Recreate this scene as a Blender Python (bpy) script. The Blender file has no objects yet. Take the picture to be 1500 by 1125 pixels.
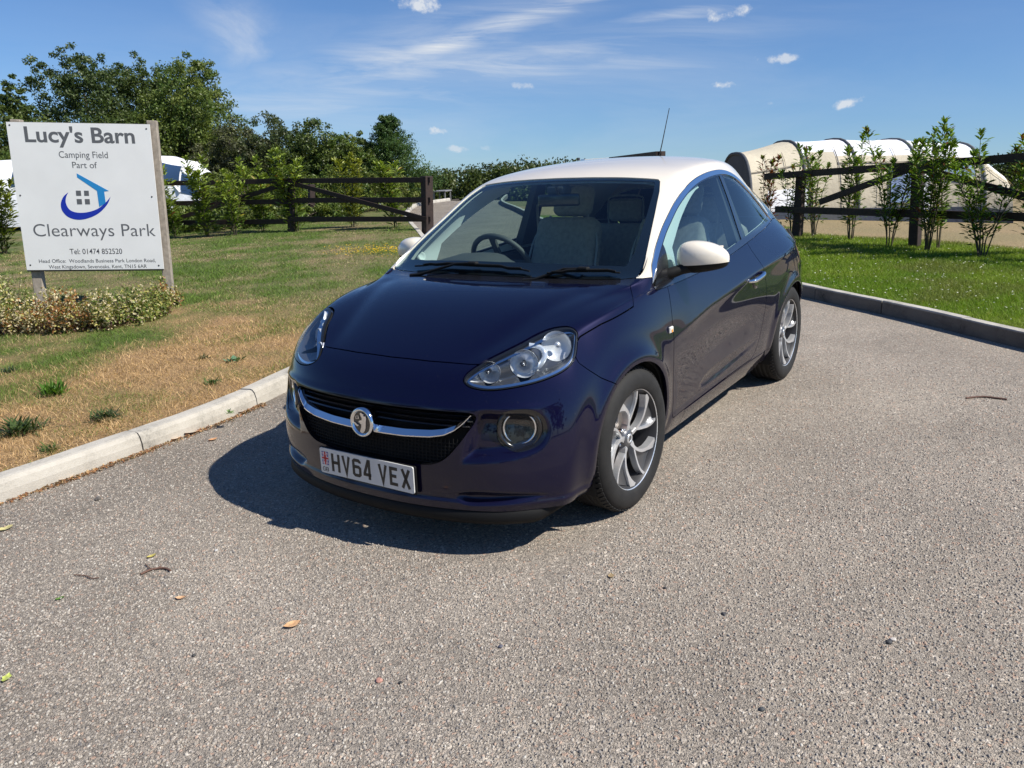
import bpy, bmesh, math, random
import numpy as np
from mathutils import Vector, Matrix
scene=bpy.context.scene
COL=scene.collection
random.seed(7); RNG=np.random.default_rng(11)
# ---------------------------------------------------------------- camera, sky, sun, exposure
CAM_POS=np.array([2.958849,2.245882,1.488385])
CAM_R=np.array([-0.556559,0.829341,-0.049344]); CAM_U=np.array([-0.249292,-0.11005,0.962155]); CAM_F=np.array([-0.792525,-0.547797,-0.267997])
cd=bpy.data.cameras.new('camera'); cam=bpy.data.objects.new('camera',cd); COL.objects.link(cam); scene.camera=cam
cd.lens=36*1.171946*1000/1500; cd.sensor_width=36; cd.clip_start=.05; cd.clip_end=3000
cam.matrix_world=Matrix(((CAM_R[0],CAM_U[0],-CAM_F[0],CAM_POS[0]),(CAM_R[1],CAM_U[1],-CAM_F[1],CAM_POS[1]),(CAM_R[2],CAM_U[2],-CAM_F[2],CAM_POS[2]),(0,0,0,1)))
scene.view_settings.view_transform='Standard'; scene.view_settings.look='None'; scene.view_settings.exposure=0.42; scene.view_settings.gamma=1.0
scene.view_settings.use_curve_mapping=False
SUN_DIR=Vector((-.22,.89,1.0)).normalized()
sd=bpy.data.lights.new('sun','SUN'); sd.energy=4.9; sd.angle=math.radians(.53); sd.color=(1,.95,.86)
sun=bpy.data.objects.new('sun',sd); COL.objects.link(sun); sun.location=(0,6,12)
sun.rotation_euler=SUN_DIR.to_track_quat('Z','Y').to_euler()
world=bpy.data.worlds.new('World'); scene.world=world; world.use_nodes=True
# the car park slopes gently: true "up" leans a few degrees from the normal of the tarmac (z)
_p=math.atan((562.5-292)/1171.95)
UPV=Vector(tuple(CAM_U*math.cos(_p)-CAM_F*math.sin(_p))).normalized()
def cam_ray(u,v):
    """direction through a point of the 1500 x 1125 photograph"""
    return CAM_F+(u-750)/1171.95*CAM_R-(v-562.5)/1171.95*CAM_U
def on_z(u,v,z=0.):
    d=cam_ray(u,v); return CAM_POS+d*((z-CAM_POS[2])/d[2])
def at_depth(u,v,t):
    return CAM_POS+cam_ray(u,v)*t
def build_world():
    nt=world.node_tree; nt.nodes.clear(); N=nt.nodes.new; L=nt.links.new
    out=N('ShaderNodeOutputWorld'); bg=N('ShaderNodeBackground'); bg.inputs[1].default_value=SKY_STRENGTH
    q=UPV.rotation_difference(Vector((0,0,1))); R=q.to_matrix(); sl=R@SUN_DIR
    sky=N('ShaderNodeTexSky'); sky.sky_type='NISHITA'; sky.sun_disc=False; sky.sun_elevation=math.asin(sl.z); sky.sun_rotation=math.atan2(sl.x,sl.y)
    sky.altitude=60; sky.air_density=1.0; sky.dust_density=.15; sky.ozone_density=3.0
    tc=N('ShaderNodeTexCoord'); mp=N('ShaderNodeMapping'); mp.inputs['Rotation'].default_value=q.to_euler('XYZ'); L(tc.outputs['Generated'],mp.inputs[0]); L(mp.outputs[0],sky.inputs[0])
    def M(op,a,b=None,c=None,clamp=False):
        n=N('ShaderNodeMath'); n.operation=op; n.use_clamp=clamp
        for i,x in enumerate((a,b,c)):
            if x is None: continue
            if isinstance(x,(int,float)): n.inputs[i].default_value=x
            else: L(x,n.inputs[i])
        return n.outputs[0]
    def dot(v):
        n=N('ShaderNodeVectorMath'); n.operation='DOT_PRODUCT'; L(tc.outputs['Generated'],n.inputs[0]); n.inputs[1].default_value=v; return n.outputs['Value']
    # two sky coordinates (tangent plane towards the tent field), clouds live in them
    ctr=Vector(tuple(cam_ray(800,120))).normalized(); rt=ctr.cross(UPV).normalized(); up=rt.cross(ctr)
    w=M('MAXIMUM',dot(ctr),.05); X=M('DIVIDE',dot(rt),w); Y=M('DIVIDE',dot(up),w)
    def sc(u,v):
        d=Vector(tuple(cam_ray(u,v))); k=d.dot(ctr); return d.dot(rt)/k,d.dot(up)/k
    cmb=N('ShaderNodeCombineXYZ'); L(X,cmb.inputs[0]); L(Y,cmb.inputs[1])
    def noise(scale,detail=5,rough=.55,vec=None,dist=0):
        n=N('ShaderNodeTexNoise'); n.inputs['Scale'].default_value=scale; n.inputs['Detail'].default_value=detail; n.inputs['Roughness'].default_value=rough; n.inputs['Distortion'].default_value=dist
        L(vec or cmb.outputs[0],n.inputs[0]); return n.outputs[0]
    nf=noise(42,7,.62); 
    def bell(u,v,rx,ry,rot=0):
        cx,cy=sc(u,v); dx=M('SUBTRACT',X,cx); dy=M('SUBTRACT',Y,cy); c,s_=math.cos(rot),math.sin(rot)
        a=M('ADD',M('MULTIPLY',dx,c/rx),M('MULTIPLY',dy,s_/rx)); b_=M('ADD',M('MULTIPLY',dx,-s_/ry),M('MULTIPLY',dy,c/ry))
        return M('ADD',M('MULTIPLY',a,a),M('MULTIPLY',b_,b_))
    tot=None
    for (u,v,rx,ry,rot,st) in ((615,4,.027,.012,0,.9),(1066,17,.026,.009,.15,.8),(1058,124,.017,.0055,0,.85),(1241,151,.021,.006,.25,.85),(637,192,.017,.0055,0,.75),(667,218,.017,.0050,0,.6),(718,217,.011,.0045,0,.6),(765,125,.018,.005,-.05,.45),(1145,86,.036,.006,0,.7),(1126,151,.006,.003,0,.3),(350,30,.036,.016,-.1,.16),(366,84,.024,.010,-.6,.15)):
        r2=bell(u,v,rx,ry,rot); k=M('SUBTRACT',1.15,M('ADD',r2,M('MULTIPLY',M('SUBTRACT',nf,.5),5.5))); k=M('MULTIPLY',k,.75,clamp=True); k=M('MULTIPLY',M('MULTIPLY',k,k),st)
        tot=k if tot is None else M('MAXIMUM',tot,k)
    # high thin streaks fanning out
    def streak(u,v,rx,ry,rot,st,sx,sy,seed):
        cx,cy=sc(u,v); mpn=N('ShaderNodeMapping'); mpn.inputs['Location'].default_value=(seed,seed*.7,0); mpn.inputs['Rotation'].default_value=(0,0,-rot); mpn.inputs['Scale'].default_value=(sx,sy,1)
        mpn.vector_type='TEXTURE' if False else 'POINT'; L(cmb.outputs[0],mpn.inputs[0])
        n=noise(1,7,.62,mpn.outputs[0],.6); r2=bell(u,v,rx,ry,rot); fall=M('POWER',2.718,M('MULTIPLY',r2,-1.0))
        k=M('MULTIPLY',M('SUBTRACT',n,.36),2.6,clamp=True); return M('MULTIPLY',M('MULTIPLY',k,fall),st)
    for a in ((705,48,.20,.013,.30,1.2,5,60,1.3),(590,88,.17,.034,.26,.85,4,36,4.1),(720,98,.26,.022,.12,.85,4,44,7.7),(520,130,.20,.034,.04,.75,4,26,9.2),(900,98,.13,.018,.05,.5,6,45,2.2),(1000,20,.07,.008,.12,.7,7,60,5.5),(640,140,.45,.10,.05,.30,3,14,3.0),(350,50,.05,.04,-.5,.55,9,16,8.8)):
        tot=M('MAXIMUM',tot,streak(*a))
    tot=M('MULTIPLY',tot,1.0,clamp=True)
    mx=N('ShaderNodeMix'); mx.data_type='RGBA'; L(tot,mx.inputs[0])
    hs=N('ShaderNodeVectorMath'); hs.operation='MULTIPLY'; hs.inputs[1].default_value=(.54,.71,.95); L(sky.outputs[0],hs.inputs[0])
    L(hs.outputs[0],mx.inputs[6]); mx.inputs[7].default_value=(6.3,6.6,7.0,1)
    L(mx.outputs[2],bg.inputs[0]); L(bg.outputs[0],out.inputs[0])
SKY_STRENGTH=.09
build_world()
# ---------------------------------------------------------------- object helpers
def link(o,parent=None):
    COL.objects.link(o)
    if parent is not None: o.parent=parent
    return o
def tag(o,label=None,cat=None,group=None,kind=None):
    if label: o['label']=label
    if cat: o['category']=cat
    if group: o['group']=group
    if kind: o['kind']=kind
    return o
def empty(name,loc=(0,0,0),rz=0,label=None,cat=None,group=None):
    o=bpy.data.objects.new(name,None); o.location=loc; o.rotation_euler=(0,0,rz); o.empty_display_size=.1; link(o)
    return tag(o,label,cat,group)
def mesh_obj(name,V,F,mat,parent=None,smooth=False,normals=None,uv=None):
    me=bpy.data.meshes.new(name)
    V=np.asarray(V,float)
    if isinstance(F,np.ndarray) and F.ndim==2:
        nf,k=F.shape
        me.vertices.add(len(V)); me.vertices.foreach_set('co',V.astype(np.float32).ravel())
        me.loops.add(nf*k); me.loops.foreach_set('vertex_index',F.astype(np.int32).ravel())
        me.polygons.add(nf); me.polygons.foreach_set('loop_start',np.arange(0,nf*k,k,dtype=np.int32))
        me.update(calc_edges=True)
    else:
        me.from_pydata(V.tolist(),[],[list(map(int,f)) for f in F]); me.update()
    mats=mat if isinstance(mat,(list,tuple)) else [mat]
    for m in mats: me.materials.append(m)
    if smooth: me.polygons.foreach_set('use_smooth',np.ones(len(me.polygons),bool))
    if normals is not None: me.normals_split_custom_set_from_vertices([tuple(n) for n in normals])
    o=bpy.data.objects.new(name,me); return link(o,parent)
class MB:
    """collects simple solids into one mesh"""
    def __init__(s): s.V=[];s.F=[];s.sm=[];s.mi=[]
    def add(s,V,F,smooth=False,mi=0):
        b=len(s.V); s.V+= [tuple(map(float,v)) for v in V]; s.F+=[[b+int(i) for i in f] for f in F]; s.sm+=[smooth]*len(F); s.mi+=[mi]*len(F); return s
    def box(s,c,d,R=None,mi=0,bev=0):
        x,y,z=[q/2 for q in d]
        if bev>0:
            b=min(bev,x*.9,y*.9,z*.9); vs=[];
            for sx in (-1,1):
                for sy in (-1,1):
                    for sz in (-1,1):
                        vs+=[(sx*(x-b),sy*(y-b),sz*z),(sx*(x-b),sy*y,sz*(z-b)),(sx*x,sy*(y-b),sz*(z-b))]
            bm=bmesh.new(); bv=[bm.verts.new(v) for v in vs]; r=bmesh.ops.convex_hull(bm,input=bv)
            bmesh.ops.dissolve_limit(bm,angle_limit=.01,verts=bm.verts,edges=bm.edges)
            bm.verts.index_update(); V=np.array([v.co for v in bm.verts]); F=[[v.index for v in f.verts] for f in bm.faces]; bm.free()
        else:
            V=np.array([(i*x,j*y,k*z) for i in(-1,1) for j in(-1,1) for k in(-1,1)])
            F=[(0,1,3,2),(4,6,7,5),(0,4,5,1),(2,3,7,6),(0,2,6,4),(1,5,7,3)]
        if R is not None: V=V@np.array(R).T
        return s.add(V+np.array(c),F,False,mi)
    def beam(s,a,b,w,h,up=(0,0,1),mi=0,bev=0):
        a=np.array(a,float);b=np.array(b,float); d=b-a; L=np.linalg.norm(d); d/=L
        u=np.array(up,float); r=np.cross(d,u); r/=np.linalg.norm(r); u=np.cross(r,d)
        return s.box((a+b)/2,(L,w,h),np.stack([d,r,u],1),mi,bev)
    def tube(s,pts,rad,n=8,caps=True,mi=0,closed=False):
        pts=np.array(pts,float); m=len(pts); rad=np.full(m,rad) if np.isscalar(rad) else np.array(rad,float)
        V=[]; prev=None
        for i in range(m):
            if closed: d=pts[(i+1)%m]-pts[i-1]
            else: d=pts[min(i+1,m-1)]-pts[max(i-1,0)]
            d/=max(np.linalg.norm(d),1e-9)
            if prev is None:
                a=np.array([0,0,1.]) if abs(d[2])<.9 else np.array([1.,0,0]); r=np.cross(d,a)
            else: r=prev-d*(prev@d)
            r/=np.linalg.norm(r); prev=r; u=np.cross(d,r)
            for k in range(n):
                t=2*math.pi*k/n; V.append(pts[i]+rad[i]*(math.cos(t)*r+math.sin(t)*u))
        F=[]
        for i in range(m if closed else m-1):
            for k in range(n):
                i2=(i+1)%m; F.append((i*n+k,i*n+(k+1)%n,i2*n+(k+1)%n,i2*n+k))
        s.add(V,F,True,mi)
        if caps and not closed: s.add(V[:n],[tuple(range(n))[::-1]],False,mi); s.add(V[-n:],[tuple(range(n))],False,mi)
        return s
    def lathe(s,prof,n=32,O=(0,0,0),ax=(0,1,0),mi=0,smooth=True,x0=None):
        """prof: (radius, distance along axis)"""
        ax=np.array(ax,float); ax/=np.linalg.norm(ax)
        a=np.array([0,0,1.]) if abs(ax[2])<.9 else np.array([1.,0,0]); u=np.cross(ax,a); u/=np.linalg.norm(u); w=np.cross(ax,u)
        V=[];m=len(prof)
        for r,h in prof:
            for k in range(n):
                t=2*math.pi*k/n; V.append(np.array(O)+ax*h+max(r,1e-5)*(math.cos(t)*u+math.sin(t)*w))
        F=[(i*n+k,(i+1)*n+k,(i+1)*n+(k+1)%n,i*n+(k+1)%n) for i in range(m-1) for k in range(n)]
        return s.add(V,F,smooth,mi)
    def prism(s,poly,origin,ex,ey,depth,mi=0,smooth=False):
        """flat polygon in the plane (ex,ey) given a thickness along ex x ey"""
        o=np.array(origin,float);ex=np.array(ex,float);ey=np.array(ey,float);ez=np.cross(ex,ey)
        n=len(poly); A=[o+p[0]*ex+p[1]*ey for p in poly]; B=[a+ez*depth for a in A]
        from mathutils.geometry import tessellate_polygon
        T=tessellate_polygon([[Vector((p[0],p[1],0)) for p in poly]])
        ar=sum(poly[i][0]*poly[(i+1)%n][1]-poly[(i+1)%n][0]*poly[i][1] for i in range(n))
        F=[]
        for t in T:
            q=[poly[k] for k in t]; c=(q[1][0]-q[0][0])*(q[2][1]-q[0][1])-(q[2][0]-q[0][0])*(q[1][1]-q[0][1])
            t=tuple(t) if c>0 else tuple(t)[::-1]
            F.append(tuple(n+k for k in t)); F.append(tuple(t)[::-1])
        for i in range(n):
            j=(i+1)%n; F.append((i,j,n+j,n+i) if ar>0 else (j,i,n+i,n+j))
        return s.add(A+B,F,smooth,mi)
    def build(s,name,mat,parent=None):
        me=bpy.data.meshes.new(name); me.from_pydata(s.V,[],s.F); me.update()
        for m in (mat if isinstance(mat,(list,tuple)) else [mat]): me.materials.append(m)
        me.polygons.foreach_set('use_smooth',s.sm); me.polygons.foreach_set('material_index',s.mi)
        o=bpy.data.objects.new(name,me); return link(o,parent)
# ---------------------------------------------------------------- material helpers
def new_mat(name):
    m=bpy.data.materials.new(name); m.use_nodes=True; nt=m.node_tree; b=nt.nodes['Principled BSDF']; return m,nt,b
def simple(name,col,rough=.5,metal=0,coat=0,spec=.5,noise=0,nscale=20,bump=0,bscale=200,coat_rough=.03):
    m,nt,b=new_mat(name); N=nt.nodes.new;L=nt.links.new
    b.inputs['Base Color'].default_value=(*col,1); b.inputs['Roughness'].default_value=rough; b.inputs['Metallic'].default_value=metal
    b.inputs['Coat Weight'].default_value=coat; b.inputs['Coat Roughness'].default_value=coat_rough; b.inputs['Specular IOR Level'].default_value=spec
    tc=N('ShaderNodeTexCoord')
    if noise>0:
        n=N('ShaderNodeTexNoise'); n.inputs['Scale'].default_value=nscale; n.inputs['Detail'].default_value=5; L(tc.outputs['Object'],n.inputs[0])
        r=N('ShaderNodeMapRange'); r.inputs['From Min'].default_value=.3; r.inputs['From Max'].default_value=.7; r.inputs['To Min'].default_value=1-noise; r.inputs['To Max'].default_value=1+noise; L(n.outputs[0],r.inputs[0])
        mx=N('ShaderNodeVectorMath'); mx.operation='SCALE'; mx.inputs[0].default_value=col; L(r.outputs[0],mx.inputs['Scale']); L(mx.outputs[0],b.inputs['Base Color'])
    if bump>0:
        n=N('ShaderNodeTexNoise'); n.inputs['Scale'].default_value=bscale; n.inputs['Detail'].default_value=3; L(tc.outputs['Object'],n.inputs[0])
        bp=N('ShaderNodeBump'); bp.inputs['Strength'].default_value=bump; bp.inputs['Distance'].default_value=.002; L(n.outputs[0],bp.inputs['Height']); L(bp.outputs[0],b.inputs['Normal'])
    return m
def glass(name,tint,refl=1.0,alpha_tint=None,rough=0.0):
    """thin glass: tinted see-through with a mirror-like surface"""
    m=bpy.data.materials.new(name); m.use_nodes=True; nt=m.node_tree; nt.nodes.clear(); N=nt.nodes.new;L=nt.links.new
    out=N('ShaderNodeOutputMaterial'); t=N('ShaderNodeBsdfTransparent'); t.inputs[0].default_value=(*tint,1)
    g=N('ShaderNodeBsdfGlossy'); g.inputs['Roughness'].default_value=rough; g.inputs[0].default_value=(refl,refl,refl,1)
    fr=N('ShaderNodeFresnel'); ge=N('ShaderNodeNewGeometry'); io=N('ShaderNodeMapRange'); io.inputs['To Min'].default_value=1.52; io.inputs['To Max'].default_value=1/1.52; L(ge.outputs['Backfacing'],io.inputs[0]); L(io.outputs[0],fr.inputs[0])
    mx=N('ShaderNodeMixShader'); L(fr.outputs[0],mx.inputs[0]); L(t.outputs[0],mx.inputs[1]); L(g.outputs[0],mx.inputs[2]); L(mx.outputs[0],out.inputs[0])
    return m
# ---------------------------------------------------------------- surface cutting tools
def vnormals(P,Tr):
    n=np.cross(P[Tr[:,1]]-P[Tr[:,0]],P[Tr[:,2]]-P[Tr[:,0]])
    N=np.zeros_like(P)
    for c in range(3): np.add.at(N,Tr[:,c],n)
    return N/np.maximum(np.linalg.norm(N,axis=1,keepdims=True),1e-12)
def quads_to_tris(F): return np.concatenate([F[:,[0,1,2]],F[:,[0,2,3]]])
class Surf:
    def __init__(s,P,N,T): s.P,s.N,s.T=P,N,T
def compact(s):
    if len(s.T)==0: return Surf(np.zeros((0,3)),np.zeros((0,3)),np.zeros((0,3),int))
    u,inv=np.unique(s.T,return_inverse=True)
    return Surf(s.P[u],s.N[u],inv.reshape(-1,3))
def clip(s,f):
    """the part of surface s where f(P)>0, cut exactly along f=0"""
    if len(s.T)==0: return s
    v=f(s.P); v=np.where(np.abs(v)<1e-7,1e-7,v)
    pos=v>0; cnt=pos[s.T].sum(1)
    keep=[s.T[cnt==3]]
    mixed=s.T[(cnt==1)|(cnt==2)]
    if len(mixed)==0: return compact(Surf(s.P,s.N,keep[0]))
    pm=pos[mixed]; one=pm.sum(1)==1
    # rotate so that the odd vertex is first
    odd=np.where(one[:,None],pm,~pm); k=odd.argmax(1)
    r=(k[:,None]+np.arange(3))%3; M=np.take_along_axis(mixed,r,1)
    nv=len(s.P)
    e=np.concatenate([M[:,[0,1]],M[:,[0,2]]]); es=np.sort(e,1)
    key=es[:,0].astype(np.int64)*nv+es[:,1]; uk,inv=np.unique(key,return_inverse=True); inv=inv.ravel()
    a=uk//nv;b=uk%nv; lo=np.zeros(len(uk)); hi=np.ones(len(uk)); va=v[a]
    fa=v[a].copy(); fb=v[b].copy(); t=fa/(fa-fb)
    for _ in range(4):
        X=s.P[a]+(s.P[b]-s.P[a])*t[:,None]; fv=f(X); same=np.sign(fv)==np.sign(fa)
        lo=np.where(same,t,lo); hi=np.where(same,hi,t); fa2=np.where(same,fv,fa*.5); fb2=np.where(same,fb*.5,fv)
        fa=np.where(np.abs(fv)<1e-9,fa,fa2); fb=np.where(np.abs(fv)<1e-9,fb,fb2); d=fa-fb; t=np.where(np.abs(fv)<1e-9,t,lo+(hi-lo)*np.clip(fa/np.where(np.abs(d)<1e-15,1,d),.02,.98))
    X=s.P[a]+(s.P[b]-s.P[a])*t[:,None]
    XN=s.N[a]+(s.N[b]-s.N[a])*t[:,None]; XN/=np.maximum(np.linalg.norm(XN,axis=1,keepdims=True),1e-9)
    n=len(M); i1=nv+inv[:n]; i2=nv+inv[n:]
    tr=[]
    tr.append(np.stack([M[:,0],i1,i2],1)[one])
    w=~one
    tr.append(np.stack([i1,M[:,1],M[:,2]],1)[w]); tr.append(np.stack([i1,M[:,2],i2],1)[w])
    return compact(Surf(np.concatenate([s.P,X]),np.concatenate([s.N,XN]),np.concatenate(keep+tr)))
def poly_sdf(poly,ax=(0,2),closed=True):
    """signed distance to a closed polygon in two coordinates, positive inside"""
    poly=np.array(poly,float); A=poly; B=np.roll(poly,-1,0)
    lo=poly.min(0)-.05; hi=poly.max(0)+.05
    def f(P):
        out=np.full(len(P),-.05); q=P[:,list(ax)]
        m=((q>lo)&(q<hi)).all(1); p=q[m]
        if len(p)==0: return out
        d=np.full(len(p),1e9); ins=np.zeros(len(p),bool)
        for a,b in zip(A,B):
            ab=b-a; t=np.clip(((p-a)@ab)/max(ab@ab,1e-12),0,1)
            d=np.minimum(d,np.linalg.norm(p-a-t[:,None]*ab,axis=1))
            if abs(b[1]-a[1])>1e-12:
                c=((a[1]>p[:,1])!=(b[1]>p[:,1]))&(p[:,0]<(b[0]-a[0])*(p[:,1]-a[1])/(b[1]-a[1])+a[0]); ins^=c
        out[m]=np.where(ins,d,-d); return out
    return f
def spline(pts,closed=False,n=8):
    """Catmull-Rom through 2D/3D points"""
    p=np.array(pts,float); m=len(p); out=[]
    for i in range(m if closed else m-1):
        g=(lambda k:p[k%m]) if closed else (lambda k:p[min(max(k,0),m-1)])
        a,b,c,d=g(i-1),g(i),g(i+1),g(i+2)
        for t in np.arange(n)/n:
            out.append(.5*((2*b)+(c-a)*t+(2*a-5*b+4*c-d)*t*t+(3*b-a-3*c+d)*t**3))
    if not closed: out.append(p[-1])
    return np.array(out)
def f_and(*fs): return lambda P: np.minimum.reduce([f(P) for f in fs])
def f_or(*fs): return lambda P: np.maximum.reduce([f(P) for f in fs])
def f_not(f): return lambda P: -f(P)
def f_off(f,o): return lambda P: f(P)+o
def f_absy(f): return lambda P: f(P*np.array([1,0,1])+np.abs(P)*np.array([0,1,0]))
# ---------------------------------------------------------------- value noise for patches
_perm=np.random.default_rng(5).random((256,256))
def vnoise(x,y,s=1.,o=0):
    x=np.asarray(x)*s+17.3*o; y=np.asarray(y)*s+31.7*o; xi=np.floor(x).astype(int); yi=np.floor(y).astype(int); fx=x-xi; fy=y-yi
    fx=fx*fx*(3-2*fx); fy=fy*fy*(3-2*fy); g=lambda a,b:_perm[a%256,b%256]
    return (g(xi,yi)*(1-fx)+g(xi+1,yi)*fx)*(1-fy)+(g(xi,yi+1)*(1-fx)+g(xi+1,yi+1)*fx)*fy
def fbm(x,y,s=1.,o=0,n=4): return sum(vnoise(x,y,s*2**k,o+k)*.5**k for k in range(n))/sum(.5**k for k in range(n))
def col_attr(o,C):
    a=o.data.color_attributes.new('Col','FLOAT_COLOR','POINT'); C=np.concatenate([C,np.ones((len(C),1))],1); a.data.foreach_set('color',C.astype(np.float32).ravel())
# ---------------------------------------------------------------- ground plan
LK=spline([(26,-1.7),(12,-1.75),(6,-1.82),(3,-1.88),(1.4,-1.91),(.89,-1.93),(.18,-1.98),(-.2,-2.05),(-.6,-2.16),(-1.5,-2.45),(-3,-3.1),(-5,-4.4),(-7.5,-6.4),(-10,-8.7),(-13.0,-11.6),(-15.9,-14.3),(-20,-17.6),(-22.3,-18.9),(-25.5,-19.6)],False,10)
RK=spline([(4,16),(0.5,10),(-1.2,6.6),(-2.35,4.2),(-3.0,3.05),(-3.73,2.12),(-4.56,1.20),(-5.4,.16),(-6.6,-1.25),(-9,-3.9),(-12,-6.7),(-14.8,-9.1),(-17.8,-11.6),(-22,-15.1),(-27,-18.2)],False,10)
ROADP=np.concatenate([LK,[(-29,-19.8)],RK[::-1],[(26,16)]])
KW=.125
def offset_line(L,d):
    t=np.gradient(L,axis=0); t/=np.linalg.norm(t,axis=1,keepdims=True); return L+np.stack([-t[:,1],t[:,0]],1)*d
LKo=offset_line(LK,KW); RKo=offset_line(RK,-KW)
if (LKo[20][1]>LK[20][1]): LKo=offset_line(LK,-KW)
if np.linalg.norm(RKo[30]-np.array([3,0]))<np.linalg.norm(RK[30]-np.array([3,0])): RKo=offset_line(RK,KW)
RKo=RK+(RKo-RK)*.72
ROADK=np.concatenate([LKo,[(-29,-19.8)],RKo[::-1],[(26,16)]])
def _mono(L,ax):
    """curve as a single-valued function of one coordinate"""
    o=np.argsort(L[:,ax]); return L[o,ax],L[o,1-ax]
_lkx,_lky=_mono(LK,0); _lox,_loy=_mono(LKo,0); _rky,_rkx=_mono(RK,1); _roy,_rox=_mono(RKo,1)
def f_road(P): return np.minimum.reduce([P[:,1]-np.interp(P[:,0],_lkx,_lky),P[:,0]-np.interp(P[:,1],_rky,_rkx),26-P[:,0],16-P[:,1]])
def f_roadk(P): return np.minimum.reduce([P[:,1]-np.interp(P[:,0],_lox,_loy),P[:,0]-np.interp(P[:,1],_roy,_rox),26-P[:,0],16-P[:,1]])
def f_roadm(P): return f_roadk(P)+.0 if False else np.minimum(f_road(P)+.03,f_roadk(P)+.06)
# fence line of the tent field
FA=np.array([-8.2,2.45]); FB=np.array([-11.1,-2.75]); FD=(FB-FA)/np.linalg.norm(FB-FA); FNn=np.array([-FD[1],FD[0]])
if FNn@np.array([-1,0])<0: FNn=-FNn
def terrain_z(x,y):
    x=np.asarray(x,float);y=np.asarray(y,float)
    q=(x-FA[0])*FNn[0]+(y-FA[1])*FNn[1]
    fwd=(x-CAM_POS[0])*(-.823)+(y-CAM_POS[1])*(-.568)
    rgt=(x-CAM_POS[0])*(-.568)+(y-CAM_POS[1])*(.823)
    side=smooth01((rgt+4.5)/6.0)
    zr=-(np.clip(q-.6,0,16)*.075+np.clip(q-16.6,0,None)*.045)*side
    zf=-np.where(fwd>33,(fwd-33)*.06,0)
    zb=-np.clip(-fwd-25,0,None)*.01
    return .098+np.minimum(zr,zf)+zb
def smooth01(t): t=np.clip(t,0,1); return t*t*(3-2*t)
def grid_surf(xs,ys,zf):
    X,Y=np.meshgrid(xs,ys,indexing='ij'); Z=zf(X,Y); P=np.stack([X,Y,Z],-1).reshape(-1,3); n,m=len(xs),len(ys)
    i=np.arange(n*m).reshape(n,m); F=np.stack([i[:-1,:-1],i[1:,:-1],i[1:,1:],i[:-1,1:]],-1).reshape(-1,4); T=quads_to_tris(F)
    return Surf(P,np.tile([0,0,1.],(len(P),1)),T)
def axis(lo,a,b,hi,step):
    near=np.arange(a,b,step); out=[]; s=step; p=b
    while p<hi: p+=s; s*=1.35; out.append(p)
    low=[];s=step;p=a
    while p>lo: p-=s; s*=1.35; low.append(p)
    return np.array(low[::-1]+near.tolist()+out)
# ---------------------------------------------------------------- lawn colours
def k_dist(x,y):
    """distance from the near left kerb"""
    P=np.stack([np.ravel(x),np.ravel(y)],1); L=LKo[60:170:4]; d=np.full(len(P),1e9)
    for a,b in zip(L[:-1],L[1:]):
        ab=b-a; t=np.clip(((P-a)@ab)/(ab@ab),0,1); d=np.minimum(d,np.linalg.norm(P-a-t[:,None]*ab,axis=1))
    return d.reshape(np.shape(x))
def dryness(x,y):
    """0 green .. 1 straw"""
    d=k_dist(x,y)
    base=np.interp(d,[0,.6,1.3,1.75,2.3,3.2,4.2,6.0,8.0,9.0,11],[.97,.99,.93,.40,.10,.16,.36,.44,.42,.12,.03])
    far_=smooth01((-1.6-x)/2.2); base=base*(1-far_)+np.minimum(base,.38)*far_
    amp=np.interp(d,[0,1.2,2.2],[.55,.8,1.0]); n=fbm(x,y,1.1,3,4)-.5; n2=fbm(x,y,3.6,7,3)-.5
    return np.clip(base+(n*1.9+n2*1.1)*amp,0,1)
STRAW=np.array([.46,.29,.14]); STRAW2=np.array([.20,.125,.07]); GRN=np.array([.07,.125,.022]); GRN2=np.array([.15,.17,.055]); SOIL=np.array([.16,.11,.07])
def lawn_col(x,y):
    D=dryness(x,y)[:,None]; m=fbm(x,y,2.3,11,3)[:,None]; m2=vnoise(x,y,9,4)[:,None]
    kd=np.maximum(smooth01((k_dist(x,y)-2.)/2.),smooth01((-1.6-x)/2.2))[:,None]; dry=(STRAW*(1-kd)+np.array([.30,.235,.13])*kd)*(.45+.55*m2)+STRAW2*(.55-.55*m2); gr=GRN*(1-m)+GRN2*m
    return gr*(1-D)+dry*D
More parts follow.
